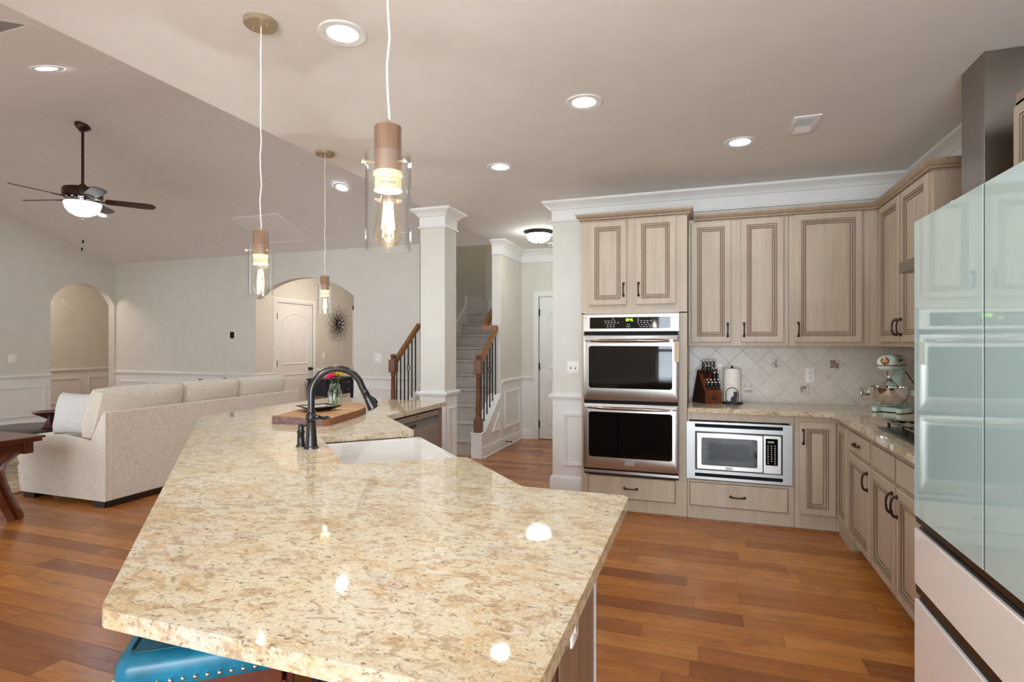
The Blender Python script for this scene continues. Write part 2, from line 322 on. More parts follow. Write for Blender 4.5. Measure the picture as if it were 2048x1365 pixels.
def arch_poly(w, spring, rise, i=0., n=14, bottom=0.):
    """outline of an arched panel of width w, inset by i, starting bottom left"""
    R = (w * w / 4 + rise * rise) / (2 * rise); cy = spring + rise - R; r = R - i; hw = w / 2 - i
    a = math.asin(max(-1, min(1, hw / r)))
    return [(i, bottom + i), (w - i, bottom + i)] + [(w / 2 + r * sin(a - 2 * a * k / n), cy + r * cos(a - 2 * a * k / n)) for k in range(n + 1)]
def rrect(w, h, r, i=0., n=4):
    w2, h2, r = w - 2 * i, h - 2 * i, max(r - i, .001)
    out = []
    for cx, cy, a in ((w2 - r, r, -90), (w2 - r, h2 - r, 0), (r, h2 - r, 90), (r, r, 180)): out += [(x + i, y + i) for x, y in arc(cx, cy, r, a, a + 90, n)]
    return out

# ------------------------------------------------------------------ room shell
CZ, EAVE, SLOPE, RIDGE = 2.74, 2.77, .35, 3.9
LX, LY, KY, RX, SOF, HX = -9.7, 6.9, 5.15, 1.58, -2.62, -6.62
ridge_z = EAVE + SLOPE * (LY - RIDGE)
struct(B().box(-12.5, REAR - .15, -.1, 3.0, 11, 0), 'floor', FLOOR)
b = B().prism([(SOF, REAR), (RX + .15, REAR), (RX + .15, 7.85), (SOF, 7.85)], (0, 0, CZ), X_, Y_, Z_, .1)
struct(b, 'ceiling', CEIL)
b = B(); b.prism([(LREAR - .15, EAVE - .07), (RIDGE, ridge_z), (LY + .12, EAVE - .042), (LY + .12, EAVE + .1), (RIDGE, ridge_z + .12), (LREAR - .15, EAVE + .1)], (LX - .15, 0, 0), Y_, Z_, X_, SOF - LX + .15)
struct(b, 'ceiling_vault', CEIL)
b = B(); b.prism([(LREAR, CZ + .1), (7.85, CZ + .1), (7.0, CZ + .2), (RIDGE, ridge_z), (LREAR, EAVE)], (SOF, 0, 0), Y_, Z_, X_, .12); struct(b, 'wall_soffit', CEIL)
struct(B().box(SOF - .14, REAR - .15, 0, SOF, LREAR, CZ), 'wall_kitchen_left', PAINT)
# left gable wall with arched opening
aw, asp, ars = 1.0, 2.04, .335
ap = [(5.875 + x, z) for x, z in arch_poly(aw, asp, ars)]
op = ap[2:]                                     # from the right spring over to the left spring
poly = [(LREAR, 0), (ap[0][0], 0)] + op[::-1] + [(ap[1][0], 0), (LY + .12, 0), (LY + .12, EAVE), (RIDGE, ridge_z), (LREAR, EAVE)]
struct(B().prism(poly, (LX, 0, 0), Y_, Z_, -X_, .14), 'wall_left', PAINT)
# living back wall with the wide arch, ends at the stair
lw, lsp, lrs = 1.80, 2.08, .30
lp = [(HX + x, z) for x, z in arch_poly(lw, lsp, lrs)]
poly = [(LX - .14, 0), (lp[0][0], 0)] + lp[2:][::-1] + [(lp[1][0], 0), (-3.74, 0), (-3.74, EAVE), (LX - .14, EAVE)]
struct(B().prism(poly, (0, LY, 0), X_, Z_, Y_, .12), 'wall_living', PAINT)
# kitchen walls
struct(B().box(-1.36, KY, 0, RX + .15, KY + .12, CZ), 'wall_back', PAINT)
struct(B().box(RX, REAR, 0, RX + .15, KY, CZ), 'wall_right', PAINT)
struct(B().box(-1.36, KY + .12, 0, -1.24, 7.69, CZ), 'wall_passage', PAINT)
dl, dr = -2.24, -1.44
struct(B().box(-2.5, 7.69, 0, dl, 7.81, CZ).box(dr, 7.69, 0, -1.24, 7.81, CZ).box(dl, 7.69, 2.05, dr, 7.81, CZ), 'wall_foyer', PAINT)
struct(B().box(-2.62, 6.80, 0, -2.5, 7.81, CZ).box(-2.62, 7.81, 0, -2.5, 8.3, CZ).box(-2.62, LY + .12, CZ + .1, -2.5, 9.4, 4.2), 'wall_stair', PAINT)
# stairwell
struct(B().box(-3.86, LY + .12, 0, -3.74, 9.4, 5.2), 'wall_stairwell_left', PAINT)
struct(B().box(-3.86, 9.402, 0, -1.3, 9.52, 5.2), 'wall_stairwell_far', PAINT); struct(B().box(-1.42, 7.81, 0, -1.3, 9.4, 4.2), 'wall_stairwell_right', PAINT); struct(B().box(-2.5, 8.18, 0, -1.42, 8.3, 4.2), 'wall_stairwell_front', PAINT)
struct(B().box(-3.86, LY + .12, 4.2, -1.3, 9.52, 4.3), 'ceiling_stairwell', CEIL)
struct(B().box(-3.86, LY, EAVE + .01, -2.5, LY + .12, 4.3), 'wall_stairwell_header', CEIL)
# hall behind the wide arch
d1a, d1b = 7.34, 8.24
struct(B().box(HX - .12, LY + .12, 0, HX, d1a, 2.6).box(HX - .12, d1b, 0, HX, 10.5, 2.6).box(HX - .12, d1a, 2.055, HX, d1b, 2.6), 'wall_hall_left', PAINT)
struct(B().box(HX - .12, 10.5, 0, -4.6, 10.62, 2.6).box(-4.72, LY + .12, 0, -4.6, 10.5, 2.6), 'wall_hall_back', PAINT)
struct(B().box(HX - .12, LY + .12, 2.6, -4.6, 10.62, 2.7), 'ceiling_hall', CEIL)
# nook behind the left arch
struct(B().box(-11.3, 4.4, 0, -11.15, 8.2, 2.74).box(-11.15, 4.4, 0, LX - .14, 4.5, 2.74).box(-11.15, 8.1, 0, LX - .14, 8.2, 2.74).box(LX - .14, LY + .12, 0, LX, 8.2, 2.74), 'wall_nook', PAINT)
struct(B().box(-11.3, 4.4, 2.74, LX - .14, 8.2, 2.84), 'ceiling_nook', CEIL)
# rear wall with the windows that light the rooms
for nm, ys, xa, xb in (('wall_living_rear', LREAR, LX - .15, SOF - .14), ('wall_rear', REAR, SOF - .14, RX + .15)):
    b = B(); xs = xa
    for x0, x1, z0, z1, _, y in WINDOWS:
        if y == ys: b.box(xs, y - .15, 0, x0, y, EAVE).box(x0, y - .15, 0, x1, y, z0).box(x0, y - .15, z1, x1, y, EAVE); xs = x1
    b.box(xs, ys - .15, 0, xb, ys, EAVE); struct(b, nm, PAINT)
for n_, (x0, x1, z0, z1, _, wy) in enumerate(WINDOWS):
    w = B()
    for u0, u1, v0, v1 in ((x0, x0 + .06, z0, z1), (x1 - .06, x1, z0, z1), (x0, x1, z0, z0 + .06), (x0, x1, z1 - .06, z1), ((x0 + x1) / 2 - .03, (x0 + x1) / 2 + .03, z0, z1), (x0, x1, (z0 + z1) / 2 - .03, (z0 + z1) / 2 + .03)):
        w.box(u0, wy - .11, v0, u1, wy - .04, v1)
    fr = struct(w, 'window_%d' % (n_ + 1), WHITE); B().box(x0 + .05, wy - .085, z0 + .05, x1 - .05, wy - .08, z1 - .05).build('pane', GLASS, fr)

# trim: crown, rails, baseboards, wainscot mouldings
RAIL_P = [(0, .845), (.012, .848), (.014, .862), (.03, .872), (.034, .895), (.026, .905), (0, .905)]
BASE_P = [(0, 0), (.022, 0), (.022, .012), (.014, .02), (.014, .115), (.008, .135), (0, .14)]
CROWN_P = [(0, 2.545), (.02, 2.55), (.022, 2.562), (.008, 2.57), (.008, 2.66), (.02, 2.665), (.026, 2.68), (.05, 2.70), (.085, 2.72), (.09, 2.739), (0, 2.739)]
FRAME_P = [(0, 0), (0, .012), (.006, .016), (.018, .010), (.028, .012), (.032, 0)]
def rail(path, side, n, prof=RAIL_P): struct(B().sweep(path, prof, side), 'trim_%d' % n, WHITE)
def wains(O, U, N, w, n, panels, zt=.85):
    """white painted wainscot field with picture frame mouldings"""
    q = B(); O, U, N = Ve(O), Ve(U), Ve(N); q.prism([(0, 0), (w, 0), (w, zt), (0, zt)], O, U, Z_, N, .006)
    for a, c_, z0, z1 in panels: q.panel(O + U * a + Z_ * z0 + N * .006, U, Z_, N, c_ - a, z1 - z0, FRAME_P, cap=False)
    struct(q, 'trim_%d' % n, WHITE)
# kitchen back wall (wall end beside the ovens)
rail([(-1.36, 6.2), (-1.36, KY), (-.97, KY)], 1, 1); rail([(-1.36, 6.2), (-1.36, KY), (-.97, KY)], 1, 2, [(0, 0), (.024, 0), (.024, .10), (.012, .128), (0, .135)])
wains((-1.36, KY, 0), X_, -Y_, .39, 3, [(.11, .48, .23, .73)])
rail([(-1.36, 7.69), (-1.36, KY), (RX, KY), (RX, REAR)], 1, 4, CROWN_P)
# foyer crown
rail([(-2.62, 6.80), (-2.5, 6.80), (-2.5, 7.69), (-1.36, 7.69)], 1, 5, CROWN_P)
rail([(-2.5, 6.82), (-2.5, 7.69), (dl - .075, 7.69)], 1, 6); rail([(-2.5, 6.80), (-2.5, 7.69), (dl - .075, 7.69)], 1, 7, BASE_P)
wains((-2.5, 6.80, 0), Y_, X_, .89, 8, [(.13, .76, .25, .74)]); wains((-2.5, 7.69, 0), X_, -Y_, .185, 9, [])
# living room
rail([(LX, LY), (HX, LY), (HX, d1a - .075)], 1, 10); rail([(lp[1][0], LY), (-3.9, LY)], 1, 11); rail([(LX, LREAR), (LX, ap[0][0])], 1, 12)
struct(B().sweep([(LX, LY), (HX, LY)], BASE_P, 1), 'baseboard_living', WHITE); struct(B().sweep([(LX, LREAR), (LX, ap[0][0])], [(0, 0), (.02, 0), (.02, .2), (.008, .22), (0, .225)], 1), 'baseboard_left', WHITE)
rail([(lp[1][0], LY), (-3.9, LY)], 1, 13, BASE_P)
wains((LX, LREAR, 0), Y_, X_, ap[0][0] - LREAR, 14, [(a, a + 1.1, .27, .73) for a in (.15, 1.4, 2.65)] + [(3.9, 4.95, .27, .73)])
wains((LX, LY, 0), X_, -Y_, HX - LX, 15, [(.12, .75, .27, .74), (.9, 1.9, .27, .74), (2.05, 2.95, .27, .74)])
wains((lp[1][0], LY, 0), X_, -Y_, -3.9 - lp[1][0], 16, [(.12, .80, .27, .74)])
wains((-11.15, 4.5, 0), Y_, X_, 3.6, 17, [(.2, 1.5, .27, .74), (1.65, 2.75, .27, .74), (2.9, 3.5, .27, .74)]); rail([(-11.15, 4.5), (-11.15, 8.1)], 1, 18)
rail([(HX, d1b + .075), (HX, 9.42)], 1, 19); wains((HX, d1b + .075, 0), Y_, X_, 1.1, 20, [(.1, 1.0, .27, .74)])
struct(B().box(HX, 9.44, 0, HX + .02, 9.53, 2.13).box(HX, 9.53, 0, HX + .03, 10.3, 2.05).box(HX, 9.44, 2.05, HX + .02, 10.4, 2.13), 'trim_21', WHITE)
# column between kitchen and foyer
c0, c1, e0, e1 = -2.70, -2.43, 5.0, 5.27
q = B().box(c0, e0, 0, c1, e1, CZ - .001, 0)
ring = [(c0, e0), (c1, e0), (c1, e1), (c0, e1)]
for prof in (RAIL_P, BASE_P, [(p[0], p[1]) for p in CROWN_P]): q.sweep(ring, prof, 1, True, 1)
q.box(c0 - .006, e0 - .006, 0, c1 + .006, e1 + .006, .85, 1)
q.panel((c0 + .05, e0 - .006, .22), X_, Z_, -Y_, .17, .52, FRAME_P, False); q.panel((c1 + .006, e0 + .05, .22), Y_, Z_, X_, .17, .52, FRAME_P, False)
for i in range(len(q.f) - 40, len(q.f)): q.m[i] = 1
col_ = struct(q, 'column', [PAINT, WHITE])

# doors
def door(name, O, U, N, w, h, hinge_left, knob=True):
    O, U, N = Ve(O), Ve(U), Ve(N); q = B()
    q.prism([(0, .008), (w, .008), (w, h), (0, h)], O, U, Z_, N, .035)
    pw = w - .24
    f = O + U * .12 + N * .035
    P = [(0, 0), (.004, .008), (.014, .010), (.026, .003), (.036, .001), (.06, .001), (.075, .005), (.077, .005)]
    def ringset(polyf): q.rings(f, U, Z_, N, [polyf(i) for i, _ in P], [x for _, x in P], [0] * len(P))
    ringset(lambda i: arch_poly(pw, 1.78, .12, i, 14, 1.02)); ringset(lambda i: [(i, .22 + i), (pw - i, .22 + i), (pw - i, .86 - i), (i, .86 - i)])
    for k in range(1, 6):
        for z0, z1 in ((1.08, 1.76), (.28, .80)): q.obox(f + U * (pw * k / 6) + Z_ * ((z0 + z1) / 2) + N * .006, U * .003, Z_ * (z1 - z0) / 2 * .9, N * .002)
    d = struct(q, name, WHITE)
    cs = B()
    for x0, x1, z0, z1 in ((-.085, -.01, 0, h + .085), (w + .01, w + .085, 0, h + .085), (-.01, w + .01, h + .01, h + .085)):
        cs.obox(O + U * (x0 + x1) / 2 + Z_ * (z0 + z1) / 2 + N * .048, U * (x1 - x0) / 2, Z_ * (z1 - z0) / 2, N * .012)
        cs.obox(O + U * (x0 + x1) / 2 + Z_ * (z0 + z1) / 2 + N * .062, U * ((x1 - x0) / 2 - .02), Z_ * ((z1 - z0) / 2 - .02), N * .004)
    cs.build('casing', WHITE, d, bev=.003)
    hx = -.004 if hinge_left else w + .004
    for z in (.22, 1.05, 1.83): B().obox(O + U * hx + Z_ * z + N * .042, U * .012, Z_ * .05, N * .014).build('hinge', IRON, d)
    if knob:
        kx = w - .07 if hinge_left else .07; k = O + U * kx + Z_ * .93 + N * .035
        B().lathe([(.03, 0), (.03, .006), (.011, .012), (.011, .03), (.026, .04), (.03, .052), (.022, .064), (.004, .068)], k, 18, axis=N).build('knob', BRONZE, d)
    return d
door('door_1', (HX - .045, d1a + .01, 0), Y_, X_, d1b - d1a - .02, 2.053, True)
door('door_2', (dl + .01, 7.69 + .045, 0), X_, -Y_, dr - dl - .02, 2.048, True)
# backsplash with its mosaic inserts
q = B().box(-.112, KY - .01, .887, RX, KY, 1.372, 0).box(RX - .01, 2.1, .887, RX, KY - .01, 1.372, 0)
for i, (x, z) in enumerate([(.15, 1.22), (.584, 1.22), (1.018, 1.22), (1.452, 1.22), (.367, 1.003), (.801, 1.003), (1.235, 1.003)]):
    rnd = random.Random(i + 3); q.box(x - .033, KY - .0112, z - .033, x + .033, KY - .01, z + .033, 2)
    for a in range(3):
        for c_ in range(3): q.box(x - .03 + a * .0205, KY - .014, z - .03 + c_ * .0205, x - .03 + a * .0205 + .018, KY - .0105, z - .03 + c_ * .0205 + .018, rnd.choice([1, 2, 3]))
struct(q, 'wall_backsplash', [TILE] + MOS)

# ------------------------------------------------------------------ staircase and railings
st = thing('staircase', 'carpeted staircase climbing behind the square column', 'staircase', (-3.12, 6.25, 0))
for n in range(10):
    y0 = 6.25 + n * .25; y1 = y0 + .25 if n < 9 else 9.4; x0, x1 = -3.70, -2.64
    q = B(); z1 = .19 * (n + 1); q.prism([(y0 + .03, max(0, z1 - .19 - .02)), (y0 + .03, z1 - .045), (y0 + .008, z1 - .035), (y0, z1 - .018), (y0 + .008, z1 - .003), (y0 + .02, z1), (y1 + .03 if n < 9 else y1, z1), (y1 + .03 if n < 9 else y1, max(0, z1 - .21))], (x0, 0, 0), Y_, Z_, X_, x1 - x0)
    q.build('step', CARPET, st)
q = B(); q.prism([(6.22, 0), (6.22, .30), (6.30, .36), (8.45, 2.02), (8.45, 2.18), (9.4, 2.18), (9.4, 0)], (-3.735, 0, 0), Y_, Z_, X_, .03)
q.prism([(-3.7, 1.8), (-2.64, 1.8), (-2.64, 2.06), (-3.7, 2.18)], (0, 9.38, 0), X_, Z_, Y_, .018); struct(q, 'trim_22', WHITE)
def stringer(x0, x1, side, n):
    q = B(); q.prism([(6.15, 0), (6.15, .29), (6.25, .30), (6.80, .71), (6.80, 0)], (x0, 0, 0), Y_, Z_, X_, x1 - x0)
    q.prism([(6.14, .292), (6.25, .302), (6.80, .712), (6.80, .73), (6.245, .318), (6.14, .308)], (x0 - .012, 0, 0), Y_, Z_, X_, x1 - x0 + .024)
    if side:
        fx = x1; tri = [(6.50, .27), (6.745, .27), (6.745, .50)]
        cx, cy = 6.66, .35
        ins = lambda i: [(cx + (a - cx) * (1 - i * 9), cy + (c_ - cy) * (1 - i * 9)) for a, c_ in tri]
        q.rings((fx, 0, 0), Y_, Z_, X_, [ins(i) for i, _ in FRAME_P], [h for _, h in FRAME_P], [0] * 6, cap=False)
        q.sweep([(fx, 6.17), (fx, 6.80)], BASE_P, 1)
    return struct(q, 'trim_%d' % n, WHITE, bev=.003)
stringer(-2.64, -2.5, True, 23); stringer(-3.78, -3.70, False, 24)
def railing(x, label, y_end, z_end):
    r = thing('stair_railing', label, 'railing', (x, 6.2, .30), 'wooden stair railings with iron balusters')
    y0, z0 = 6.20, .306
    q = B().box(x - .045, y0 - .045, z0, x + .045, y0 + .045, z0 + .17)
    q.lathe([(.045, z0 + .17), (.034, z0 + .185), (.03, z0 + .20), (.034, z0 + .23), (.030, z0 + .45), (.026, z0 + .66), (.033, z0 + .675), (.027, z0 + .69), (.034, z0 + .705), (.034, z0 + .71)], (x, y0, 0), 20)
    q.box(x - .045, y0 - .045, z0 + .71, x + .045, y0 + .045, z0 + .87)
    q.lathe([(.042, z0 + .87), (.03, z0 + .885), (.024, z0 + .893), (.034, z0 + .905), (.038, z0 + .92), (.03, z0 + .938), (.01, z0 + .945)], (x, y0, 0), 20); q.build('newel_post', NEWEL, r, bev=.004)
    s_ = (z_end - 1.14) / (y_end - y0); q = B()
    sec = [(-.03, -.025), (.03, -.025), (.034, .005), (.022, .028), (-.022, .028), (-.034, .005)]
    a, e = Ve((x, y0 + .03, 1.14)), Ve((x, y_end, z_end)); d = (e - a).normalized(); up = X_.cross(d).normalized()
    q.prism(sec, a, X_, up, d, (e - a).length); q.build('handrail', OAK, r)
    ys = [6.285 + k * .099 for k in range(6)]
    for k, y in enumerate(ys):
        zb = .30 + max(0, (y - 6.25)) * .745 + .02; zt = 1.14 + s_ * (y - y0 - .03) - .02; q = B(); hw = .0065
        q.box(x - hw, y - hw, zb, x + hw, y + hw, zt)
        if k == 3:
            zc = zb + (zt - zb) * .60; q = B(); q.box(x - hw, y - hw, zb, x + hw, y + hw, zc - .05).box(x - hw, y - hw, zc + .05, x + hw, y + hw, zt)
            for j in range(4):
                q.tube([(x + .024 * sin(pi * t / 8) * cos(j * pi / 2 + t * .35), y + .024 * sin(pi * t / 8) * sin(j * pi / 2 + t * .35), zc - .05 + .1 * t / 8) for t in range(9)], .0035, 6)
            q.ball((x, y, zc - .055), .011, 8).ball((x, y, zc + .055), .011, 8)
        elif k in (2, 4):
            pass
        q.build('baluster', IRON, r)
    return r
ra = railing(-2.565, 'oak stair railing on the right of the steps, next to the foyer wall', 6.83, 1.60)
q = B(); sec = [(-.03, -.03), (.03, -.03), (.03, .03), (-.03, .03)]
q.box(-2.75, 6.74, 1.565, -2.54, 6.80, 1.62); a = Ve((-2.72, 6.78, 1.60)); e = Ve((-2.68, 7.75, 2.35)); d = (e - a).normalized()
q.prism(sec, a, X_, X_.cross(d).normalized(), d, (e - a).length); q.build('upper_handrail', OAK, ra)
railing(-3.74, 'oak stair railing on the left of the steps, against the living room wall', 6.87, 1.64)

# ------------------------------------------------------------------ small wall fittings
def plate(name, label, cat, C, U, N, w, h, kind, group=None):
    C, U, N = Ve(C), Ve(U), Ve(N); t = thing(name, label, cat, C, group)
    B().panel(C - U * w / 2 - Z_ * h / 2, U, Z_, N, w, h, [(0, 0), (0, .004), (.004, .007)]).build('cover_plate', OUTW, t)
    n = max(1, round(w / .07)) if kind != 'blank' else 0
    for i in range(n):
        o = C + U * ((i - (n - 1) / 2) * .046)
        if kind == 'outlet':
            for s_ in (-1, 1):
                q = B().lathe([(.017, .006), (.017, .009), (.004, .0095)], o + Z_ * s_ * .02, 16, axis=N); q.obox(o + Z_ * (s_ * .02 + .003) - U * .006 + N * .0095, U * .0015, Z_ * .0045, N * .0006, 1).obox(o + Z_ * (s_ * .02 + .003) + U * .006 + N * .0095, U * .0015, Z_ * .0045, N * .0006, 1).obox(o + Z_ * (s_ * .02 - .007) + N * .0095, U * .002, Z_ * .002, N * .0006, 1)
                q.build('socket', [OUTW, SLOT], t)
        elif kind == 'toggle':
            q = B().obox(o + N * .007, U * .006, Z_ * .013, N * .0008, 1).obox(o + N * .014 + Z_ * .004, U * .004, Z_ * .006, N * .008); q.build('toggle', [OUTW, SLOT], t)
        else:
            B().obox(o + N * .008, U * .016, Z_ * .033, N * .002).build('rocker', OUTW, t, bev=.001)
    return t
plate('light_switch', 'double light switch plate on the wall beside the ovens', 'switch', (-1.16, KY, 1.16), X_, -Y_, .118, .118, 'toggle')
plate('light_switch', 'white switch plate between the wide arch and the left newel post', 'switch', (-4.41, LY, 1.17), X_, -Y_, .118, .13, 'rocker')
plate('light_switch', 'narrow white switch in the hall below the wire flower', 'switch', (HX, 8.55, 1.15), Y_, X_, .075, .118, 'rocker')
plate('light_switch', 'white switch plate left of the arched nook opening', 'switch', (LX, 5.375, 1.155), Y_, X_, .118, .125, 'rocker')
plate('wall_outlet', 'white outlet in the tiled backsplash', 'outlet', (.84, KY - .01, 1.125), X_, -Y_, .075, .125, 'outlet')
plate('wall_outlet', 'white double outlet low on the wall beside the foyer stairs', 'outlet', (-2.494, 7.37, .21), Y_, X_, .118, .118, 'outlet')
plate('wall_outlet', 'white outlet in the baseboard behind the oval table', 'outlet', (LX + .02, 5.36, .13), Y_, X_, .118, .075, 'outlet')
t = thing('thermostat', 'round white thermostat with a black face on the living room wall', 'thermostat', (-7.07, LY, 1.515))
B().lathe([(.075, 0), (.075, .012), (.066, .022), (.03, .024)], (-7.07, LY, 1.515), 32, axis=(0, -1, 0)).build('base_ring', OUTW, t)
B().prism(rrect(.085, .11, .03), (-7.112, LY - .024, 1.46), X_, Z_, -Y_, .006).build('display', BLKG, t)
solo(B().cyl((-2.486, 6.97, .075), (-2.41, 6.97, .075), .005, n=10).cyl((-2.41, 6.97, .075), (-2.40, 6.97, .075), .010, n=10).cyl((-2.486, 6.97, .075), (-2.48, 6.97, .075), .012, n=10), 'door_stop', IRON, 'small black door stop sticking out of the foyer baseboard', 'door stop', (-2.486, 6.97, .075))
solo(B().tube([(-11.14, 6.95, 2.2), (-11.10, 6.97, 2.08), (-11.07, 7.06, 1.99), (-11.09, 7.14, 1.93), (-11.12, 7.10, 1.98)], .006, 6), 'loose_cable', OUTW, 'loose white cable hanging from the wall inside the arched nook', 'cable', (-11.14, 6.95, 2.2))

# wire flower on the hall wall
t = thing('wire_flower', 'dark wire flower with looped petals hung on the hall wall', 'wall decoration', (HX, 8.9, 1.75))
ctr = Ve((HX + .05, 8.9, 1.75)); rnd = random.Random(5)
for L_, N_, off in ((.34, 12, .0), (.27, 12, .3), (.19, 10, .12)):
    for k in range(N_):
        a = 2 * pi * (k + off) / N_; l = L_ * rnd.uniform(.9, 1.05); w = .055; dr_, pr_ = Ve((0, cos(a), sin(a))), Ve((0, -sin(a), cos(a)))
        pts = [ctr + dr_ * (l * (.5 - .5 * cos(2 * pi * i / 16)) * (1 if True else 0)) + pr_ * (w * sin(2 * pi * i / 16) * (.25 + .75 * (.5 - .5 * cos(2 * pi * i / 16)))) + X_ * (.02 * sin(pi * i / 16)) for i in range(16)]
        B().tube(pts, .0030, 5, closed=True).build('wire_petal', GUN, t)
q = B()
for k in range(16): q.ball(ctr + Ve((.03, .05 * cos(k * 2.4) * sqrt(k / 16), .05 * sin(k * 2.4) * sqrt(k / 16))), .014, 8, slot=k % 3 == 0)
q.cyl((HX, 8.9, 1.75), ctr, .02, n=10); q.build('beaded_centre', [IRON, CHROME], t)

# ------------------------------------------------------------------ ceiling fittings
def downlight():
    r = thing('recessed_light', 'x', 'ceiling light', (0, 0, 0), 'recessed ceiling lights')
    B().lathe([(.064, .0), (.066, -.004), (.098, -.006), (.102, -.003), (.102, 0)], (0, 0, 0), 36, caps=False).build('trim_ring', WHITE, r)
    B().lathe([(.001, -.001), (.066, -.001), (.066, .0)], (0, 0, 0), 28).build('lens', LED, r); return r
DL = downlight()
spots = [((-1.475, 2.03, CZ), 0, 'large recessed ceiling light between the two nearest pendants'), ((-.626, 3.05, CZ), 0, 'recessed ceiling light over the middle of the kitchen, left of the square vent'),
         ((.235, 4.0, CZ), 0, 'recessed ceiling light just in front of the square ceiling vent'), ((-1.46, 3.97, CZ), 0, 'recessed ceiling light nearest to the square column'),
         ((-4.55, 2.73, ridge_z - SLOPE * (RIDGE - 2.73)), 2, 'recessed light on the sloped ceiling near the soffit vent, upper left'), ((-8.14, 5.58, EAVE + SLOPE * (LY - 5.58)), 1, 'recessed light on the sloped ceiling just behind the fan'),
         ((-4.05, 5.56, EAVE + SLOPE * (LY - 5.56)), 1, 'recessed light on the sloped ceiling between the farthest and nearest pendants')]
for i, (loc, tilt, lb) in enumerate(spots):
    o = DL if i == 0 else copy_tree(DL); o.location = loc if not tilt else (loc[0], loc[1], loc[2] - .001); o['label'] = lb
    if tilt: o.rotation_euler = (-atan(SLOPE) if tilt == 1 else atan(SLOPE), 0, 0)
# flush light and smoke detector in the foyer
t = thing('flush_light', 'frosted dome flush light with a bronze rim on the foyer ceiling', 'ceiling light', (-1.875, 6.43, CZ))
B().lathe([(.175, 0), (.178, -.012), (.165, -.022), (.150, -.04), (.148, -.03)], (-1.875, 6.43, CZ), 36, caps=False).build('rim', GUN, t)
B().lathe([(.150, -.035), (.143, -.07), (.115, -.108), (.07, -.13), (.02, -.14), (.001, -.14)], (-1.875, 6.43, CZ), 36, caps=False).build('dome', FROSTW, t)
B().lathe([(.012, -.138), (.012, -.146), (.004, -.155)], (-1.875, 6.43, CZ), 12).build('finial', GUN, t); t_flush = t
t = thing('smoke_detector', 'white smoke detector on the foyer ceiling behind the flush light', 'smoke detector', (-1.93, 7.26, CZ))
B().lathe([(.07, 0), (.07, -.02), (.055, -.036), (.02, -.04)], (-1.93, 7.26, CZ), 24).build('body', OUTW, t); q = B()
for k in range(8): q.obox((-1.93 + .062 * cos(k * pi / 4), 7.26 + .062 * sin(k * pi / 4), CZ - .028), (.008 * cos(k * pi / 4), .008 * sin(k * pi / 4), 0), (-.014 * sin(k * pi / 4), .014 * cos(k * pi / 4), 0), (0, 0, .004))
q.build('vent_slots', SLOT, t)
# kitchen register
t = thing('ceiling_vent', 'square supply vent on the flat kitchen ceiling', 'air vent', (.588, 3.8, CZ))
q = B().panel((.513, 3.66, CZ), X_, Y_, -Z_, .15, .295, [(0, 0), (0, .006), (.008, .010), (.030, .008), (.032, .002)], cap=False); q.build('frame', WHITE, t)
q = B()
for k in range(14): y = 3.70 + k * .0165; q.obox((.588, y, CZ - .006), (.045, 0, 0), (0, .007, .003 if k < 8 else -.003), (0, 0, .0012))
q.build('louvres', WHITE, t); B().box(.545, 3.69, CZ - .002, .632, 3.925, CZ - .0005).build('duct_opening', VENTG, t)
def slope_pt(x, y, d=0.): return Ve((x, y, EAVE + SLOPE * (LY - y))) - Ve((0, SLOPE, 1)).normalized() * d
SU = Ve((0, 1, -SLOPE)).normalized(); SN = -Ve((0, SLOPE, 1)).normalized()
t = thing('return_grille', 'flat slatted return grille low on the sloped ceiling', 'air vent', slope_pt(-5.75, 6.27))
q = B().panel(slope_pt(-6.13, 5.93), X_, SU, SN, .80, .72, [(0, 0), (0, .006), (.006, .009), (.022, .009), (.024, .003)], cap=False); q.build('frame', WHITE, t)
q = B(); q.obox(slope_pt(-5.73, 6.27, .003), X_ * .38, SU * .34, SN * .002, 1)
for k in range(5): q.obox(slope_pt(-6.13 + .8 * (k + 1) / 6, 6.27, .006), X_ * .004, SU * .34, SN * .003)
q.build('slats', [WHITE, CEIL], t)
def near_pt(x, y, d=0.): return Ve((x, y, ridge_z - SLOPE * (RIDGE - y))) + Ve((0, SLOPE, -1)).normalized() * d
NU, NN = Ve((0, 1, SLOPE)).normalized(), Ve((0, SLOPE, -1)).normalized()
t = thing('ceiling_vent', 'louvred vent at the soffit edge of the sloped ceiling, upper left', 'air vent', near_pt(-3.75, 1.95))
B().panel(near_pt(-4.05, 1.855), X_, NU, NN, .545, .205, [(0, 0), (0, .006), (.006, .010), (.024, .010), (.028, .002)], cap=False).build('frame', WHITE, t)
q = B().obox(near_pt(-3.78, 1.952, .002), X_ * .25, NU * .08, NN * .001, 1)
for k in range(8): q.obox(near_pt(-3.78, 1.89 + k * .017, .005), X_ * .245, NU * .004 + NN * .003, NN * .0008)
q.build('louvres', [VENTG, FILTER], t)

for loc, lb, cl, st_ in (((-5.6, 7.75, 2.6), 'domed flush light inside the arched hall, above the arch', (255, 240, 226), 27.), ((-10.35, 6.0, 2.74), 'domed flush light on the ceiling of the left nook', (255, 240, 224), 23.), ((-3.1, 8.7, 4.2), 'domed flush light at the top of the stairwell', (255, 234, 212), 4.5)):  # nook and stairwell domes are unseen lamps added to lift their dark walls
    o = copy_tree(t_flush); o.location = loc; o['label'] = lb
    for ch in o.children:
        if ch.name.startswith('dome'): ch.data = ch.data.copy(); ch.data.materials[0] = emit('warm_dome', cl, st_)
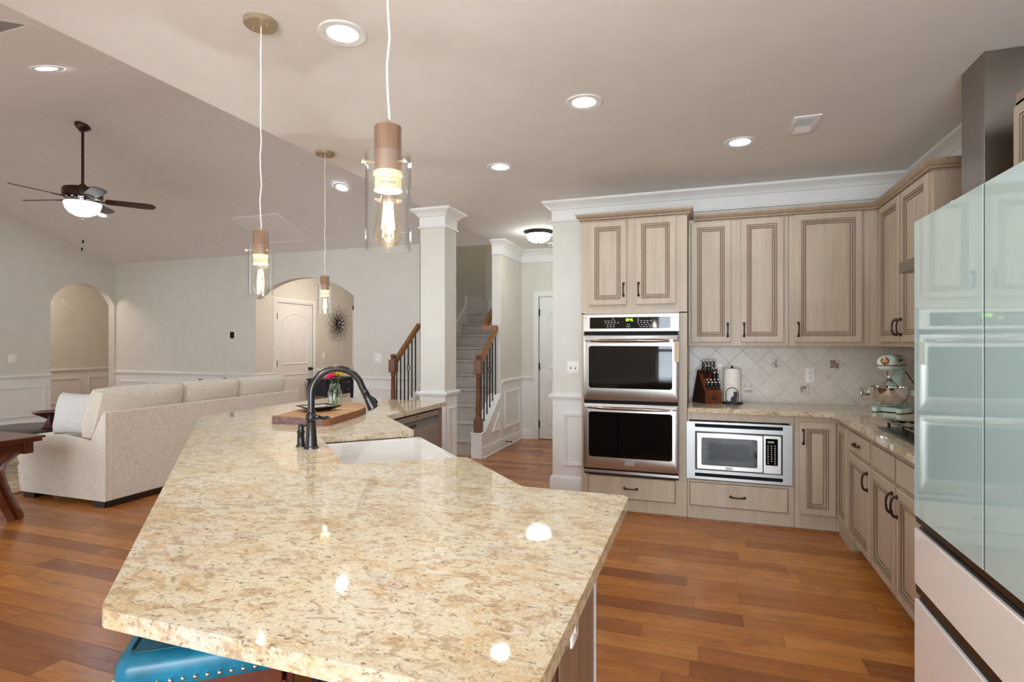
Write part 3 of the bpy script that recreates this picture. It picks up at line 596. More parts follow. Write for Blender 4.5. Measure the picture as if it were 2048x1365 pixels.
# ceiling fan
fx, fy = -6.32, 4.14; fz = EAVE + SLOPE * (LY - fy)
t = thing('ceiling_fan', 'bronze ceiling fan with five brown blades and a frosted bowl light', 'ceiling fan', (fx, fy, fz))
B().lathe([(.072, .02), (.075, 0), (.07, -.02), (.045, -.045), (.022, -.06), (.02, -.07)], (fx, fy, fz), 28, axis=Ve((0, .28, 1))).build('canopy', BRONZE, t)
B().cyl((fx, fy, fz - .04), (fx, fy, 3.06), .0135, n=14).build('downrod', BRONZE, t)
B().lathe([(.03, 3.10), (.034, 3.075), (.10, 3.068), (.175, 3.05), (.182, 3.03), (.182, 2.965), (.172, 2.955), (.165, 2.95)], (fx, fy, 0), 40).build('motor_housing', [BRONZE], t)
q = B().lathe([(.165, 2.952), (.14, 2.945), (.08, 2.94), (.075, 2.915), (.16, 2.908), (.165, 2.90)], (fx, fy, 0), 36)
for k in range(10): a = k * pi / 5; q.obox((fx + .12 * cos(a), fy + .12 * sin(a), 2.943), (.022 * cos(a), .022 * sin(a), 0), (-.012 * sin(a), .012 * cos(a), 0), (0, 0, .003))
q.build('switch_housing', CHROME, t)
bowl = B().lathe([(.168, 2.902), (.17, 2.89), (.155, 2.835), (.12, 2.79), (.07, 2.762), (.02, 2.752), (.001, 2.752)], (fx, fy, 0), 36, caps=False).build('light_bowl', FROST, t)
B().lathe([(.02, 2.755), (.022, 2.745), (.008, 2.735), (.01, 2.725), (.003, 2.72)], (fx, fy, 0), 14).build('bowl_finial', CHROME, bowl)
for dx, z1 in ((.006, 2.50), (-.012, 2.42)):
    c = B().cyl((fx + dx, fy, 2.725), (fx + dx, fy, z1), .0022, n=6).build('pull_chain', CHROME, t); B().cyl((fx + dx, fy, z1), (fx + dx, fy, z1 - .03), .009, n=8).build('chain_fob', IRON, c)
for k in range(5):
    a = radians(51.5 + 72 * k); U = Ve((cos(a), sin(a), 0)); V = Ve((-sin(a), cos(a), 0)); V = (V * cos(radians(13)) - Z_ * sin(radians(13)))
    c = Ve((fx, fy, 2.935)); N = U.cross(V)
    pl = [(.20, -.055), (.22, -.06), (.58, -.07), (.63, -.06), (.655, -.03), (.665, 0), (.655, .03), (.63, .06), (.58, .07), (.22, .06), (.20, .055)]
    bl = B().prism(pl, c, U, V, N, .008).build('blade', BLADE, t)
    B().prism([(.09, -.012), (.20, -.018), (.27, -.04), (.29, 0), (.27, .04), (.20, .018), (.09, .012)], c - N * .006, U, V, N, .005).build('blade_bracket', BRONZE, bl)

# pendants
def print_on(parent, text, size, x, y, z, rad, a0=radians(-62)):
    """small print bent round the lamp socket"""
    cu = bpy.data.curves.new('print', 'FONT'); cu.body = text; cu.size = size; cu.align_x = 'CENTER'; cu.resolution_u = 2
    o = bpy.data.objects.new('print', cu); me = o.to_mesh(); q = B()
    q.add([(x + rad * cos(a0 + v.co.x / rad), y + rad * sin(a0 + v.co.x / rad), z + v.co.y) for v in me.vertices], [tuple(p.vertices) for p in me.polygons])
    o.to_mesh_clear(); bpy.data.objects.remove(o); bpy.data.curves.remove(cu); return q.build('lamp_print', SLOT, parent)
def pendant_at(x, y, bot, label):
    z = CZ; r = thing('pendant_lamp', label, 'pendant lamp', (x, y, z), 'glass cylinder pendants over the island')
    q = B().lathe([(.067, z), (.067, z - .016), (.063, z - .02), (.001, z - .02)], (x, y, 0), 40, caps=False); q.cyl((x - .035, y, z - .02), (x - .035, y, z - .028), .005, n=8).cyl((x + .035, y, z - .02), (x + .035, y, z - .028), .005, n=8); q.build('canopy', BRASS, r)
    n = 14; zt = bot + .279
    B().tube([(x + .0025 * sin(k * 1.9), y + .0025 * cos(k * 2.3), z - .02 + (zt - z + .02) * k / n) for k in range(n + 1)], .0028, 8).build('cord', CORDM, r)
    q = B().lathe([(.001, bot + .266), (.0285, bot + .266), (.030, bot + .263), (.030, bot + .168), (.001, bot + .168)], (x, y, 0), 32, caps=False); wd_ = q.build('wood_cap', WALNUT, r)
    B().lathe([(.006, bot + .266), (.006, bot + .278), (.003, bot + .283)], (x, y, 0), 12).build('cord_grip', BRASS, wd_)
    q = B().lathe([(.031, bot + .168), (.031, bot + .160), (.028, bot + .158), (.028, bot + .132), (.030, bot + .128), (.018, bot + .128), (.018, bot + .14)], (x, y, 0), 32, caps=False); so_ = q.build('socket', CREAM, r)
    for tx, sz, zz in (('MAX 60W', .0085, .137), ('LED LAMP ONLY', .0045, .150)): print_on(so_, tx, sz, x, y, bot + zz, .0283)
    B().lathe([(.049, bot + .205), (.049, bot), (.0468, bot), (.0468, bot + .205), (.049, bot + .205)], (x, y, 0), 48, caps=False).build('glass_cylinder', GLASS, r)
    for k in range(3):
        a = radians(-15 + 120 * k); B().cyl((x + .028 * cos(a), y + .028 * sin(a), bot + .186), (x + .052 * cos(a), y + .052 * sin(a), bot + .186), .0028, n=8).cyl((x + .050 * cos(a), y + .050 * sin(a), bot + .186), (x + .058 * cos(a), y + .058 * sin(a), bot + .186), .006, n=10).build('set_screw', BRASS, r)
    bu = B().lathe([(.013, bot + .132), (.014, bot + .118), (.021, bot + .085), (.0295, bot + .052), (.032, bot + .038), (.029, bot + .024), (.018, bot + .012), (.004, bot + .008)], (x, y, 0), 32, caps=False).build('bulb', BULBG, r)
    q = B()
    for k in range(4): a = k * pi / 2 + .6; q.cyl((x + .008 * cos(a), y + .008 * sin(a), bot + .105), (x + .013 * cos(a), y + .013 * sin(a), bot + .045), .0014, n=6)
    q.build('filament', FIL, bu)
    l = bpy.data.lights.new('bulb_light', 'POINT'); l.energy = PENDANT_W; l.color = (.90, .95, 1.0); l.shadow_soft_size = .003
    o = bpy.data.objects.new('bulb_light', l); COL.objects.link(o); o.location = (0, 0, bot + .04 - z); o.parent = r
    return r
pendant_at(-.644, 1.047, 1.600, 'nearest glass cylinder pendant, its cord running out of the picture top')
pendant_at(-1.745, 1.845, 1.597, 'glass cylinder pendant with a round brass canopy beside the large ceiling light')
pendant_at(-2.52, 3.265, 1.60, 'farthest glass cylinder pendant hanging in front of the wire flower')

# ------------------------------------------------------------------ kitchen cabinets
DOOR_P = [(0, 0), (0, .016), (.004, .02), (.047, .02), (.049, .017, 1), (.0510, .017, 1), (.0535, .0195, 2), (.061, .0175, 2), (.0635, .0125, 1), (.0655, .0125, 1), (.068, .0145, 2), (.076, .0105, 2), (.0785, .007, 1), (.0805, .007, 1), (.086, .0078, 2), (.088, .008)]
DRAW_P = [(0, 0), (0, .014), (.002, .016, 1), (.004, .016, 1), (.008, .02)]
def pull(parent, c, d, N, l=.1):
    """arched bronze pull centred at c, running along d, standing out along N"""
    c, d, N = Ve(c), Ve(d), Ve(N); q = B()
    q.tube([c + d * (l / 2 * -cos(pi * i / 12)) + N * (.004 + .026 * sin(pi * i / 12) ** .6) for i in range(13)], [.0078 - .0022 * sin(pi * i / 12) for i in range(13)], 10)
    for s_ in (-1, 1): q.lathe([(.011, 0), (.011, .004), (.009, .009), (.004, .011)], c + d * s_ * l / 2, 14, axis=N)
    return q.build('handle', BRONZE, parent)
class Face:
    """a cabinet front: origin, along (left to right as seen), outward"""
    def __init__(s, root, O, U, N): s.r, s.O, s.U, s.N = root, Ve(O), Ve(U), Ve(N)
    def at(s, u, z, h=0.): return s.O + s.U * u + Z_ * z + s.N * h
    def door(s, u0, u1, z0, z1, handle=None):
        d = B().panel(s.at(u0, z0), s.U, Z_, s.N, u1 - u0, z1 - z0, DOOR_P).build('door', [CAB, GLAZE, TINT], s.r)
        if handle: hu, hz = handle; pull(d, s.at(hu, hz, .02), Z_, s.N)
        return d
    def drawer(s, u0, u1, z0, z1, handle=True):
        d = B().panel(s.at(u0, z0), s.U, Z_, s.N, u1 - u0, z1 - z0, DRAW_P).build('drawer', [CAB, GLAZE, TINT], s.r)
        if handle: pull(d, s.at((u0 + u1) / 2, (z0 + z1) / 2, .02), s.U, s.N)
        return d
CCR = lambda z: [(0, z), (.006, z), (.008, z + .007), (.009, z + .010), (.020, z + .013), (.024, z + .024), (.025, z + .0265), (.034, z + .031), (.042, z + .046), (.046, z + .052), (.046, z + .062), (0, z + .062)]
FY = 4.595
KB, RB = KY - .002, RX - .002
# tall oven cabinet
t = thing('oven_cabinet', 'tall glazed cabinet holding the double wall oven', 'cabinet', (-.54, 4.87, 0))
B().box(-.964, FY, 0, -.117, KB, .30).box(-.964, FY, .30, -.937, KB, 1.645).box(-.181, FY, .30, -.117, KB, 1.645).box(-.964, FY, 1.632, -.117, KB, 2.43).box(-.937, 5.08, .30, -.181, KB, 1.645).build('carcass', CAB, t, bev=.002)
f = Face(t, (0, FY, 0), X_, -Y_)
f.door(-.897, -.588, 1.706, 2.40, (-.612, 1.83)); f.door(-.516, -.201, 1.706, 2.405, (-.492, 1.83)); f.drawer(-.905, -.204, .118, .300)
B().sweep([(-.964, KB), (-.964, FY), (-.117, FY), (-.117, KB)], CCR(2.405), 1, lines=(2, 5)).build('crown', [TINT, GLAZE], t)
B().box(-.964, FY - .012, 0, -.117, FY, .018).build('shoe_moulding', OAK, t)
# microwave cabinet
t = thing('microwave_cabinet', 'low glazed cabinet holding the built-in microwave', 'cabinet', (.27, 4.87, 0))
B().box(-.115, FY, 0, .645, KB, .32).box(-.115, FY, .79, .645, KB, .85).box(-.115, FY, .32, -.10, KB, .79).box(.615, FY, .32, .645, KB, .79).box(-.1, 5.0, .32, .615, KB, .79).build('carcass', CAB, t, bev=.002)
f = Face(t, (0, FY, 0), X_, -Y_); f.drawer(-.099, .604, .118, .302)
B().box(-.115, FY - .012, 0, .645, FY, .018).build('shoe_moulding', OAK, t)
# corner cabinet with folding door leaves
BX = .94
t = thing('corner_cabinet', 'glazed corner base cabinet with two narrow door leaves', 'cabinet', (1.1, 4.7, 0))
B().prism([(.647, FY), (BX, FY), (BX, 4.265), (RB, 4.265), (RB, KB), (.647, KB)], (0, 0, 0), X_, Y_, Z_, .85).build('carcass', CAB, t, bev=.002)
f = Face(t, (0, FY, 0), X_, -Y_); f.door(.678, .918, .125, .81, (.703, .70))
f = Face(t, (BX, 0, 0), -Y_, -X_); B().panel(f.at(-4.572, .125), -Y_, Z_, -X_, .27, .685, DOOR_P).build('door', [CAB, GLAZE, TINT], t)
B().box(.647, FY - .012, 0, BX, FY, .018).build('shoe_moulding', OAK, t)
# right run
t = thing('base_cabinet', 'narrow glazed base cabinet with one drawer over one door, next to the corner', 'cabinet', (1.26, 3.99, 0), 'base cabinets along the right wall')
B().box(BX, 3.728, .10, RB, 4.263, .85).box(BX + .07, 3.728, 0, RB, 4.263, .10).build('carcass', CAB, t, bev=.002)
f = Face(t, (BX, 0, 0), -Y_, -X_); f.drawer(-4.245, -3.745, .685, .815); f.door(-4.245, -3.745, .11, .665, (-3.775, .575))
t = thing('base_cabinet', 'wide glazed base cabinet under the cooktop with paired doors', 'cabinet', (1.26, 3.29, 0), 'base cabinets along the right wall')
B().box(BX, 2.83, .10, RB, 3.726, .85).box(BX + .07, 2.83, 0, RB, 3.726, .10).build('carcass', CAB, t, bev=.002)
f = Face(t, (BX, 0, 0), -Y_, -X_); f.drawer(-3.712, -3.295, .685, .815, False); f.drawer(-3.27, -2.85, .685, .815, False); f.door(-3.712, -3.295, .11, .665, (-3.32, .575)); f.door(-3.27, -2.85, .11, .665, (-3.245, .575))
t = thing('base_cabinet', 'glazed base cabinet hidden mostly behind the refrigerator', 'cabinet', (1.26, 2.45, 0), 'base cabinets along the right wall')
B().box(BX, 2.10, .10, RB, 2.828, .85).box(BX + .07, 2.10, 0, RB, 2.828, .10).build('carcass', CAB, t, bev=.002); f = Face(t, (BX, 0, 0), -Y_, -X_); f.door(-2.81, -2.12, .11, .665, (-2.79, .575)); f.drawer(-2.81, -2.12, .685, .815)
# countertops
solo(B().prism([(-.113, KY - .012), (-.113, FY - .035), (.85, FY - .035), (.90, 4.51), (.90, 2.08), (RX - .012, 2.08), (RX - .012, KY - .012)], (0, 0, .852), X_, Y_, Z_, .036), 'granite_countertop', GRAN, 'speckled granite countertop running round the kitchen corner', 'countertop', (.6, 4.9, .852), bev=.008, seg=3)
# upper cabinets
UY, UX = 4.81, 1.25
t = thing('upper_cabinet', 'glazed wall cabinet with paired doors above the knife block', 'cabinet', (.26, 4.98, 1.37))
B().box(-.113, UY, 1.37, .635, KY - .012, 2.41).build('carcass', CAB, t, bev=.002); f = Face(t, (0, UY, 0), X_, -Y_); f.door(-.09, .215, 1.40, 2.385, (.190, 1.50)); f.door(.286, .60, 1.40, 2.385, (.312, 1.50))
B().sweep([(-.065, UY), (.6355, UY)], CCR(2.385), 1, lines=(2, 5)).build('crown', [TINT, GLAZE], t)
t = thing('upper_cabinet', 'glazed wall cabinet with one broad door in the corner', 'cabinet', (1.0, 4.98, 1.37))
B().box(.637, UY, 1.37, RB, KY - .012, 2.41).build('carcass', CAB, t, bev=.002); f = Face(t, (0, UY, 0), X_, -Y_); f.door(.675, 1.135, 1.40, 2.392, (.702, 1.50)); B().box(1.165, UY - .004, 1.37, 1.18, UY, 2.41).build('filler_strip', CAB, t)
B().sweep([(.6365, UY), (UX, UY), (UX, UY - .03)], CCR(2.385), 1, lines=(2, 5)).build('crown', [TINT, GLAZE], t)
t = thing('upper_cabinet', 'glazed wall cabinet with paired doors left of the range hood', 'cabinet', (1.42, 4.3, 1.37))
B().box(UX, 3.795, 1.37, RB, UY - .002, 2.41).build('carcass', CAB, t, bev=.002); f = Face(t, (UX, 0, 0), -Y_, -X_); f.door(-4.755, -4.325, 1.40, 2.385, (-4.350, 1.50)); f.door(-4.285, -3.83, 1.40, 2.385, (-4.258, 1.50))
B().sweep([(UX, UY - .03), (UX, 3.795), (RB, 3.795)], CCR(2.385), 1, lines=(2, 5)).build('crown', [TINT, GLAZE], t)
t = thing('upper_cabinet', 'glazed wall cabinet right of the steel hood chimney, above the refrigerator', 'cabinet', (1.42, 2.4, 1.40))
B().box(UX, 2.04, 1.40, RB, 2.905, 2.41).build('carcass', CAB, t, bev=.002); f = Face(t, (UX, 0, 0), -Y_, -X_); f.door(-2.88, -2.49, 1.42, 2.385, (-2.51, 1.5)); f.door(-2.45, -2.06, 1.42, 2.385, (-2.43, 1.5))
B().sweep([(RB, 2.905), (UX, 2.905), (UX, 2.04), (RB, 2.04)], CCR(2.385), -1, lines=(2, 5)).build('crown', [TINT, GLAZE], t)

# ------------------------------------------------------------------ appliances
t = thing('double_wall_oven', 'stainless double wall oven with black glass doors', 'oven', (-.558, 4.6, .32))
OY = 4.548
B().box(-.938, 4.575, .322, -.179, 4.594, 1.628).box(-.93, 4.594, .33, -.19, 5.05, 1.62).build('chassis', BLK, t)
cp = B().prism(rrect(.761, .138, .006), (-.939, 4.575, 1.490), X_, Z_, -Y_, .022).build('control_panel', STEEL, t, bev=.003)
B().prism(rrect(.645, .092, .006), (-.886, OY + .006, 1.512), X_, Z_, -Y_, .0015).build('touch_glass', BLKG, cp)
def digits(txt, O, h, mat, parent, name, U=X_, N=-Y_):
    SEG = {'0': 'abcdef', '1': 'bc', '2': 'abged', '3': 'abgcd', '4': 'fgbc', '5': 'afgcd', '6': 'afgedc', '7': 'abc', '8': 'abcdefg', '9': 'abcdfg'}; O = Ve(O); q = B(); w = h * .5; x = 0.; th = h * .07
    for ch in txt:
        if ch == ':':
            for zz in (.3, .7): q.obox(O + U * (x + .04 * h) + Z_ * h * zz, U * th, Z_ * th, N * .0003)
            x += h * .25; continue
        if ch == ' ': x += h * .4; continue
        for s_ in SEG[ch]:
            c, a, b_ = {'a': ((w / 2, h), w / 2, 0), 'd': ((w / 2, 0), w / 2, 0), 'g': ((w / 2, h / 2), w / 2, 0), 'f': ((0, h * .75), 0, h / 4), 'b': ((w, h * .75), 0, h / 4), 'e': ((0, h * .25), 0, h / 4), 'c': ((w, h * .25), 0, h / 4)}[s_]
            q.obox(O + U * (x + c[0]) + Z_ * c[1], U * max(a, th), Z_ * max(b_, th), N * .0003)
        x += w + h * .28
    return q.build(name, mat, parent)
GY = OY + .004
digits('10:45', (-.598, GY, 1.572), .020, GREEN_LED, cp, 'clock_digits')
digits('12345', (-.585, GY, 1.541), .0075, TXT, cp, 'number_keys'); digits('67890', (-.585, GY, 1.523), .0075, TXT, cp, 'number_keys')
q = B()
for x0, n, z in ((-.765, 4, 1.572), (-.76, 5, 1.557), (-.745, 3, 1.540), (-.745, 3, 1.524), (-.50, 5, 1.572), (-.50, 4, 1.557), (-.49, 4, 1.540), (-.48, 4, 1.524), (-.70, 1, 1.587), (-.50, 1, 1.587)):
    for k in range(n): q.box(x0 + k * .025, GY, z, x0 + k * .025 + .014, GY + .001, z + .004)
q.build('key_legends', TXT, cp)
def oven_door(z0, z1, w0, w1, hz):
    d = B().rings((-.939, 4.572, z0), X_, Z_, -Y_, [rrect(.761, z1 - z0, .006), rrect(.761, z1 - z0, .006), rrect(.761, z1 - z0, .006, .004), [(x + .045, y + (w0 - z0)) for x, y in rrect(.667, w1 - w0, .02)], [(x + .047, y + (w0 - z0) + .002) for x, y in rrect(.663, w1 - w0 - .004, .02)]], [0, .022, .025, .025, .021], [0] * 5).build('oven_door', STEEL, t)
    B().prism(rrect(.663, w1 - w0 - .004, .02), (-.892, 4.5512, w0 + .002), X_, Z_, -Y_, .001).build('window', BLKG, d)
    q = B().tube([(-.558 + .365 * k / 10, 4.505 + .025 * (abs(k) / 10) ** 3, hz) for k in range(-10, 11)], [.004 + .013 * (1 - (abs(k) / 10) ** 4) for k in range(-10, 11)], 14, flat=.85)
    for s_ in (-1, 1): q.obox((-.558 + s_ * .325, 4.53, hz), (.012, 0, 0), (0, .022, 0), (0, 0, .008))
    q.build('handle', HSTEEL, d); return d
oven_door(.925, 1.455, 1.022, 1.370, 1.413)
lo = oven_door(.362, .895, .455, .828, .863)
B().box(-.600, 4.5445, .400, -.522, 4.547, .438).box(-.592, 4.5435, .412, -.530, 4.5445, .432).build('badge', BADGE, lo, bev=.001)
for z0, z1 in ((.897, .921), (1.458, 1.488), (.349, .36)): B().box(-.930, 4.558, z0, -.187, 4.575, z1).build('vent_gap', VBLK, t)
B().box(-.939, 4.553, .324, -.178, 4.575, .347).build('bottom_trim', STEEL, t, bev=.002)
solo(B().box(-.212, 4.543, 1.245, -.176, 4.5468, 1.405).box(-.206, 4.540, 1.27, -.198, 4.543, 1.395), 'safety_latch', BEIGEB, 'beige strap latch stuck on the right edge of the upper oven door', 'latch', (-.194, 4.5468, 1.245), bev=.002)
solo(B().box(-.933, 4.545, 1.592, -.915, 4.5528, 1.606), 'safety_latch', plain('pink_latch', (228, 196, 186), .5), 'small pinkish latch stuck on the left end of the oven control panel', 'latch', (-.924, 4.5528, 1.592), bev=.002)
# microwave
t = thing('microwave', 'built-in stainless microwave in a wide trim frame', 'microwave', (.255, 4.6, .33))
q = B().rings((-.124, 4.594, .327), X_, Z_, -Y_, [rrect(.758, .453, .004), rrect(.758, .453, .004), rrect(.758, .453, .004, .003), [(x + .066, y + .075) for x, y in rrect(.624, .303, .003)], [(x + .066, y + .075) for x, y in rrect(.624, .303, .003)]], [0, .014, .017, .017, .001], [0] * 5, cap=False)
q.build('trim_frame', plain('satin_aluminium', (172, 172, 170), .38, .75, vary=.01), t)
for z in (.352, .737): q = B().box(-.058, 4.5745, z, .566, 4.577, z + .026); [q.box(-.058, 4.573, z + .004 + .008 * k, .566, 4.5745, z + .007 + .008 * k) for k in range(3)]; q.build('vent_slot', VBLK, t)
B().box(-.058, 4.585, .402, .566, 4.593, .705).box(-.05, 4.593, .41, .56, 4.98, .70).build('body', BLK, t)
d = B().rings((-.045, 4.585, .413), X_, Z_, -Y_, [rrect(.475, .282, .004), rrect(.475, .282, .004), rrect(.475, .282, .004, .004), [(x + .035, y + .032) for x, y in rrect(.40, .215, .012)], [(x + .037, y + .034) for x, y in rrect(.396, .211, .012)]], [0, .022, .026, .026, .022], [0] * 5).build('door', STEEL, t)
B().prism(rrect(.396, .211, .012), (-.008, 4.5627, .447), X_, Z_, -Y_, .001).build('window', BLKG, d); B().prism(rrect(.30, .13, .006), (.04, 4.5615, .487), X_, Z_, -Y_, .0004).build('mesh_screen', plain('screen_grey', (14, 15, 16), .06, Specular_IOR_Level=.3), d)
B().box(.165, 4.557, .421, .217, 4.559, .439).build('badge', BADGE, d, bev=.001)
p_ = B().prism(rrect(.118, .282, .004), (.434, 4.585, .413), X_, Z_, -Y_, .024).build('control_panel', STEEL, t, bev=.002)
B().prism(rrect(.084, .20, .006), (.447, 4.5608, .474), X_, Z_, -Y_, .001).build('keypad', BLKG, p_); B().box(.460, 4.559, .642, .505, 4.5598, .656).build('lcd', emit('dim_lcd', (96, 110, 70), .35), p_)
q = B()
for r_ in range(9):
    for c_ in range(3):
        if r_ < 8 or c_ != 1: q.box(.459 + c_ * .024, 4.559, .618 - r_ * .0165, .459 + c_ * .024 + .009, 4.5598, .618 - r_ * .0165 + .007)
q.build('key_legends', TXT, p_); B().prism(rrect(.084, .036, .012), (.447, 4.5608, .424), X_, Z_, -Y_, .003).build('open_button', STEEL, p_, bev=.001)
# refrigerator
FX = .620; ya, yb, ym = 2.030, 1.132, 1.581; FT = 1.772
t = thing('refrigerator', 'tall refrigerator with mint glass upper doors and white drawers', 'refrigerator', (1.0, 1.58, 0))
B().box(FX + .06, yb + .004, .03, 1.50, ya - .004, FT - .02).build('cabinet_body', FBODY, t, bev=.004)
for y0, y1 in ((ym + .004, ya), (yb, ym - .004)): B().box(FX, y0, .866, FX + .058, y1, FT).build('door', MINT, t, bev=.0012, seg=2)
B().box(FX, yb, .655, FX + .058, ya, .826).build('drawer', FWHITE, t, bev=.003, seg=3); B().box(FX, yb, .045, FX + .058, ya, .608).build('drawer', FWHITE, t, bev=.003, seg=3)
for z0, z1 in ((.826, .866), (.608, .655)):
    B().prism([(FX + .003, z1), (FX + .05, z1), (FX + .05, z0), (FX + .010, z0), (FX + .022, z0 + .010), (FX + .004, z0 + .020)], (0, yb + .002, 0), X_, Z_, Y_, ya - yb - .004).build('handle_recess', plain('recess_black', (8, 8, 8), .3), t)
B().box(FX + .05, yb + .05, 0, 1.45, ya - .05, .03).build('plinth', BLK, t); B().box(FX + .0015, ym - .0035, .87, FX + .06, ym + .0035, FT - .002).build('door_gasket', BLK, t)
# range hood and cooktop
t = thing('range_hood', 'brushed steel range hood with a tall boxed chimney', 'range hood', (1.4, 3.35, 1.8))
B().box(1.225, 3.118, 1.87, RX, 3.356, CZ).build('chimney', STEELD, t, bev=.0015)
hd = B().prism([(1.08, 1.80), (1.08, 1.862), (1.24, 1.90), (RX - .01, 1.90), (RX - .01, 1.80)], (0, 2.912, 0), X_, Z_, Y_, .876).build('canopy', STEELD, t, bev=.002)
B().box(1.12, 2.96, 1.796, RX - .05, 3.74, 1.80).build('filter', STEEL, hd)
t = thing('cooktop', 'black gas cooktop set in the granite beneath the hood', 'cooktop', (1.26, 3.36, .888))
B().box(.985, 2.94, .888, 1.50, 3.83, .900).build('top_plate', plain('cooktop_plate', (70, 66, 62), .3, .6), t, bev=.004)
for j in range(3):
    y0 = 3.78 - j * .285; q = B(); zt = .936
    for (x0, y_a, x1, y_b) in ((1.03, y0, 1.47, y0), (1.03, y0 - .25, 1.47, y0 - .25), (1.03, y0, 1.03, y0 - .25), (1.47, y0, 1.47, y0 - .25), (1.25, y0, 1.25, y0 - .25)): q.cyl((x0, y_a, zt), (x1, y_b, zt), .0075, n=8)
    for k in range(8): q.tube([(1.055 + k * .055, y0 - .02, zt), (1.055 + k * .055, y0 - .125, zt + .002), (1.055 + k * .055, y0 - .23, zt)], .0055, 8)
    for x in (1.03, 1.47):
        for y in (y0, y0 - .25): q.cyl((x, y, .90), (x, y, zt), .008, n=8)
    q.build('grate', plain('enamel_iron', (30, 28, 27), .18, .35, Coat_Weight=.6), t)
    for x in (1.14, 1.37): B().lathe([(.05, .90), (.05, .908), (.034, .914), (.034, .922), (.028, .926)], (x, y0 - .125, 0), 24).build('burner', IRON, t)

# ------------------------------------------------------------------ things on the corner counter
CT = .888
# knife block (built facing its own -y, then turned)
KA = radians(30); KO = Ve((.020, 4.865, CT)); KU, KV = Ve((cos(KA), sin(KA), 0)), Ve((-sin(KA), cos(KA), 0))
def kp(u, d, z): return KO + KU * u + KV * d + Z_ * z
t = thing('knife_block', 'slanted dark wooden knife block leaning near the oven cabinet', 'knife block', KO)
side = [(0, 0), (0, .098), (.012, .112), (.03, .135), (.112, .278), (.128, .278), (.215, .0)]
q = B(); q.prism([(d, z) for d, z in side], kp(0, 0, 0), KV, Z_, KU, .150, 0, side=[1, 1, 1, 1, 1, 1, 1]); q.build('block', [BLOCKD, BLOCKW], t, bev=.002)
q = B(); q.obox(kp(.075, -.001, .05), KU * .017, Z_ * .017, KV * .001, 0); q.obox(kp(.075, -.0025, .05), KU * .011, Z_ * .011, KV * .001, 1); q.obox(kp(.075, -.004, .05), KU * .005, Z_ * .005, KV * .001, 0); q.build('emblem', [GUN, SLOT], t)
def knife(u, d, z, l, lab, r=.011):
    dr_ = (Z_ * .93 - KV * .24).normalized(); o = kp(u, d, z); k = thing('knife', lab, 'knife', o, 'black handled knives in the block')
    a = o; q = B(); n = 8
    q.tube([a + dr_ * (l * i / n) - KV * (.006 * sin(pi * i / n)) for i in range(n + 1)], [r * (.85 + .25 * abs(sin(2.2 * pi * i / n + .5))) for i in range(n + 1)], 10, flat=.72); q.build('handle', BLK, k)
    q = B(); q.lathe([(r * .95, 0), (r * 1.0, .006), (r * .8, .011), (r * .3, .013)], a + dr_ * l, 12, axis=dr_); q.build('end_cap', CHROME, k)
    B().obox(a - dr_ * .008, KU * .002, KV * .008, dr_ * .012).build('blade', CHROME, k); return k
pos = ['first', 'second', 'third', 'fourth']
for i in range(4): knife(.024 + i * .034, .10, .25, .105, pos[i] + ' from the left in the top row of large knives in the block', .0125)
for i in range(2): knife(.034 + i * .028, .078, .212, .10, ('left', 'right')[i] + ' one of the two shears-like handles below the top row of knives')
for i in range(2): knife(.098 + i * .032, .070, .198, .095, ('left', 'right')[i] + ' one of the paired knives high on the right of the block')
for i in range(2): knife(.098 + i * .032, .048, .166, .09, ('left', 'right')[i] + ' one of the paired knives midway down the right of the block')
for rw, (d, z) in enumerate(((.030, .137), (.012, .114))):
    for i in range(4): knife(.026 + i * .033, d, z, .062, pos[i] + ' steak knife from the left in the ' + ('back' if rw == 0 else 'front') + ' row of short knives', .009)
# paper towel holder + roll
po = Ve((.232, 4.985, CT)); t = thing('towel_holder', 'black iron paper towel holder with a sitting cat cut-out', 'paper towel holder', po)
q = B().lathe([(.085, .0), (.085, .008), (.08, .012), (.02, .014), (.006, .016)], po, 32); q.cyl(po + Z_ * .01, po + Z_ * .302, .005, n=10); q.ball(po + Z_ * .305, .010, 10); q.build('base_and_rod', IRON, t)
vd = Ve((-.05, -1, 0)).normalized(); vu = Ve((1, -.05, 0)).normalized(); fo = po + vd * .077
B().tube([fo + vu * (-.047) + Z_ * .012] + [fo + vu * x + Z_ * z for x, z in [(-p[0], p[1]) for p in arc(0, .09, .047, 0, 180, 14)]] + [fo + vu * .047 + Z_ * .012], .0028, 8).build('arch', IRON, t)
cat = [(-.018, 0), (.044, 0), (.046, .006), (.038, .010), (.036, .03), (.040, .052), (.041, .066), (.043, .078), (.038, .088), (.037, .096), (.030, .090), (.022, .090), (.015, .099), (.013, .088), (.010, .078), (.013, .068), (.016, .062), (.004, .055), (-.006, .044), (-.012, .028), (-.012, .012), (-.030, .014), (-.042, .022), (-.046, .017), (-.034, .006)]
B().prism(cat, fo + Z_ * .012, vu, Z_, vd, .004).build('cat_figure', IRON, t)
t2 = solo(B().lathe([(.020, .016), (.066, .016), (.068, .02), (.068, .288), (.066, .292), (.020, .292), (.020, .016)], po, 40, caps=False), 'paper_towel_roll', PAPER, 'white paper towel roll standing on the cat holder', 'paper towel roll', po + Z_ * .016)
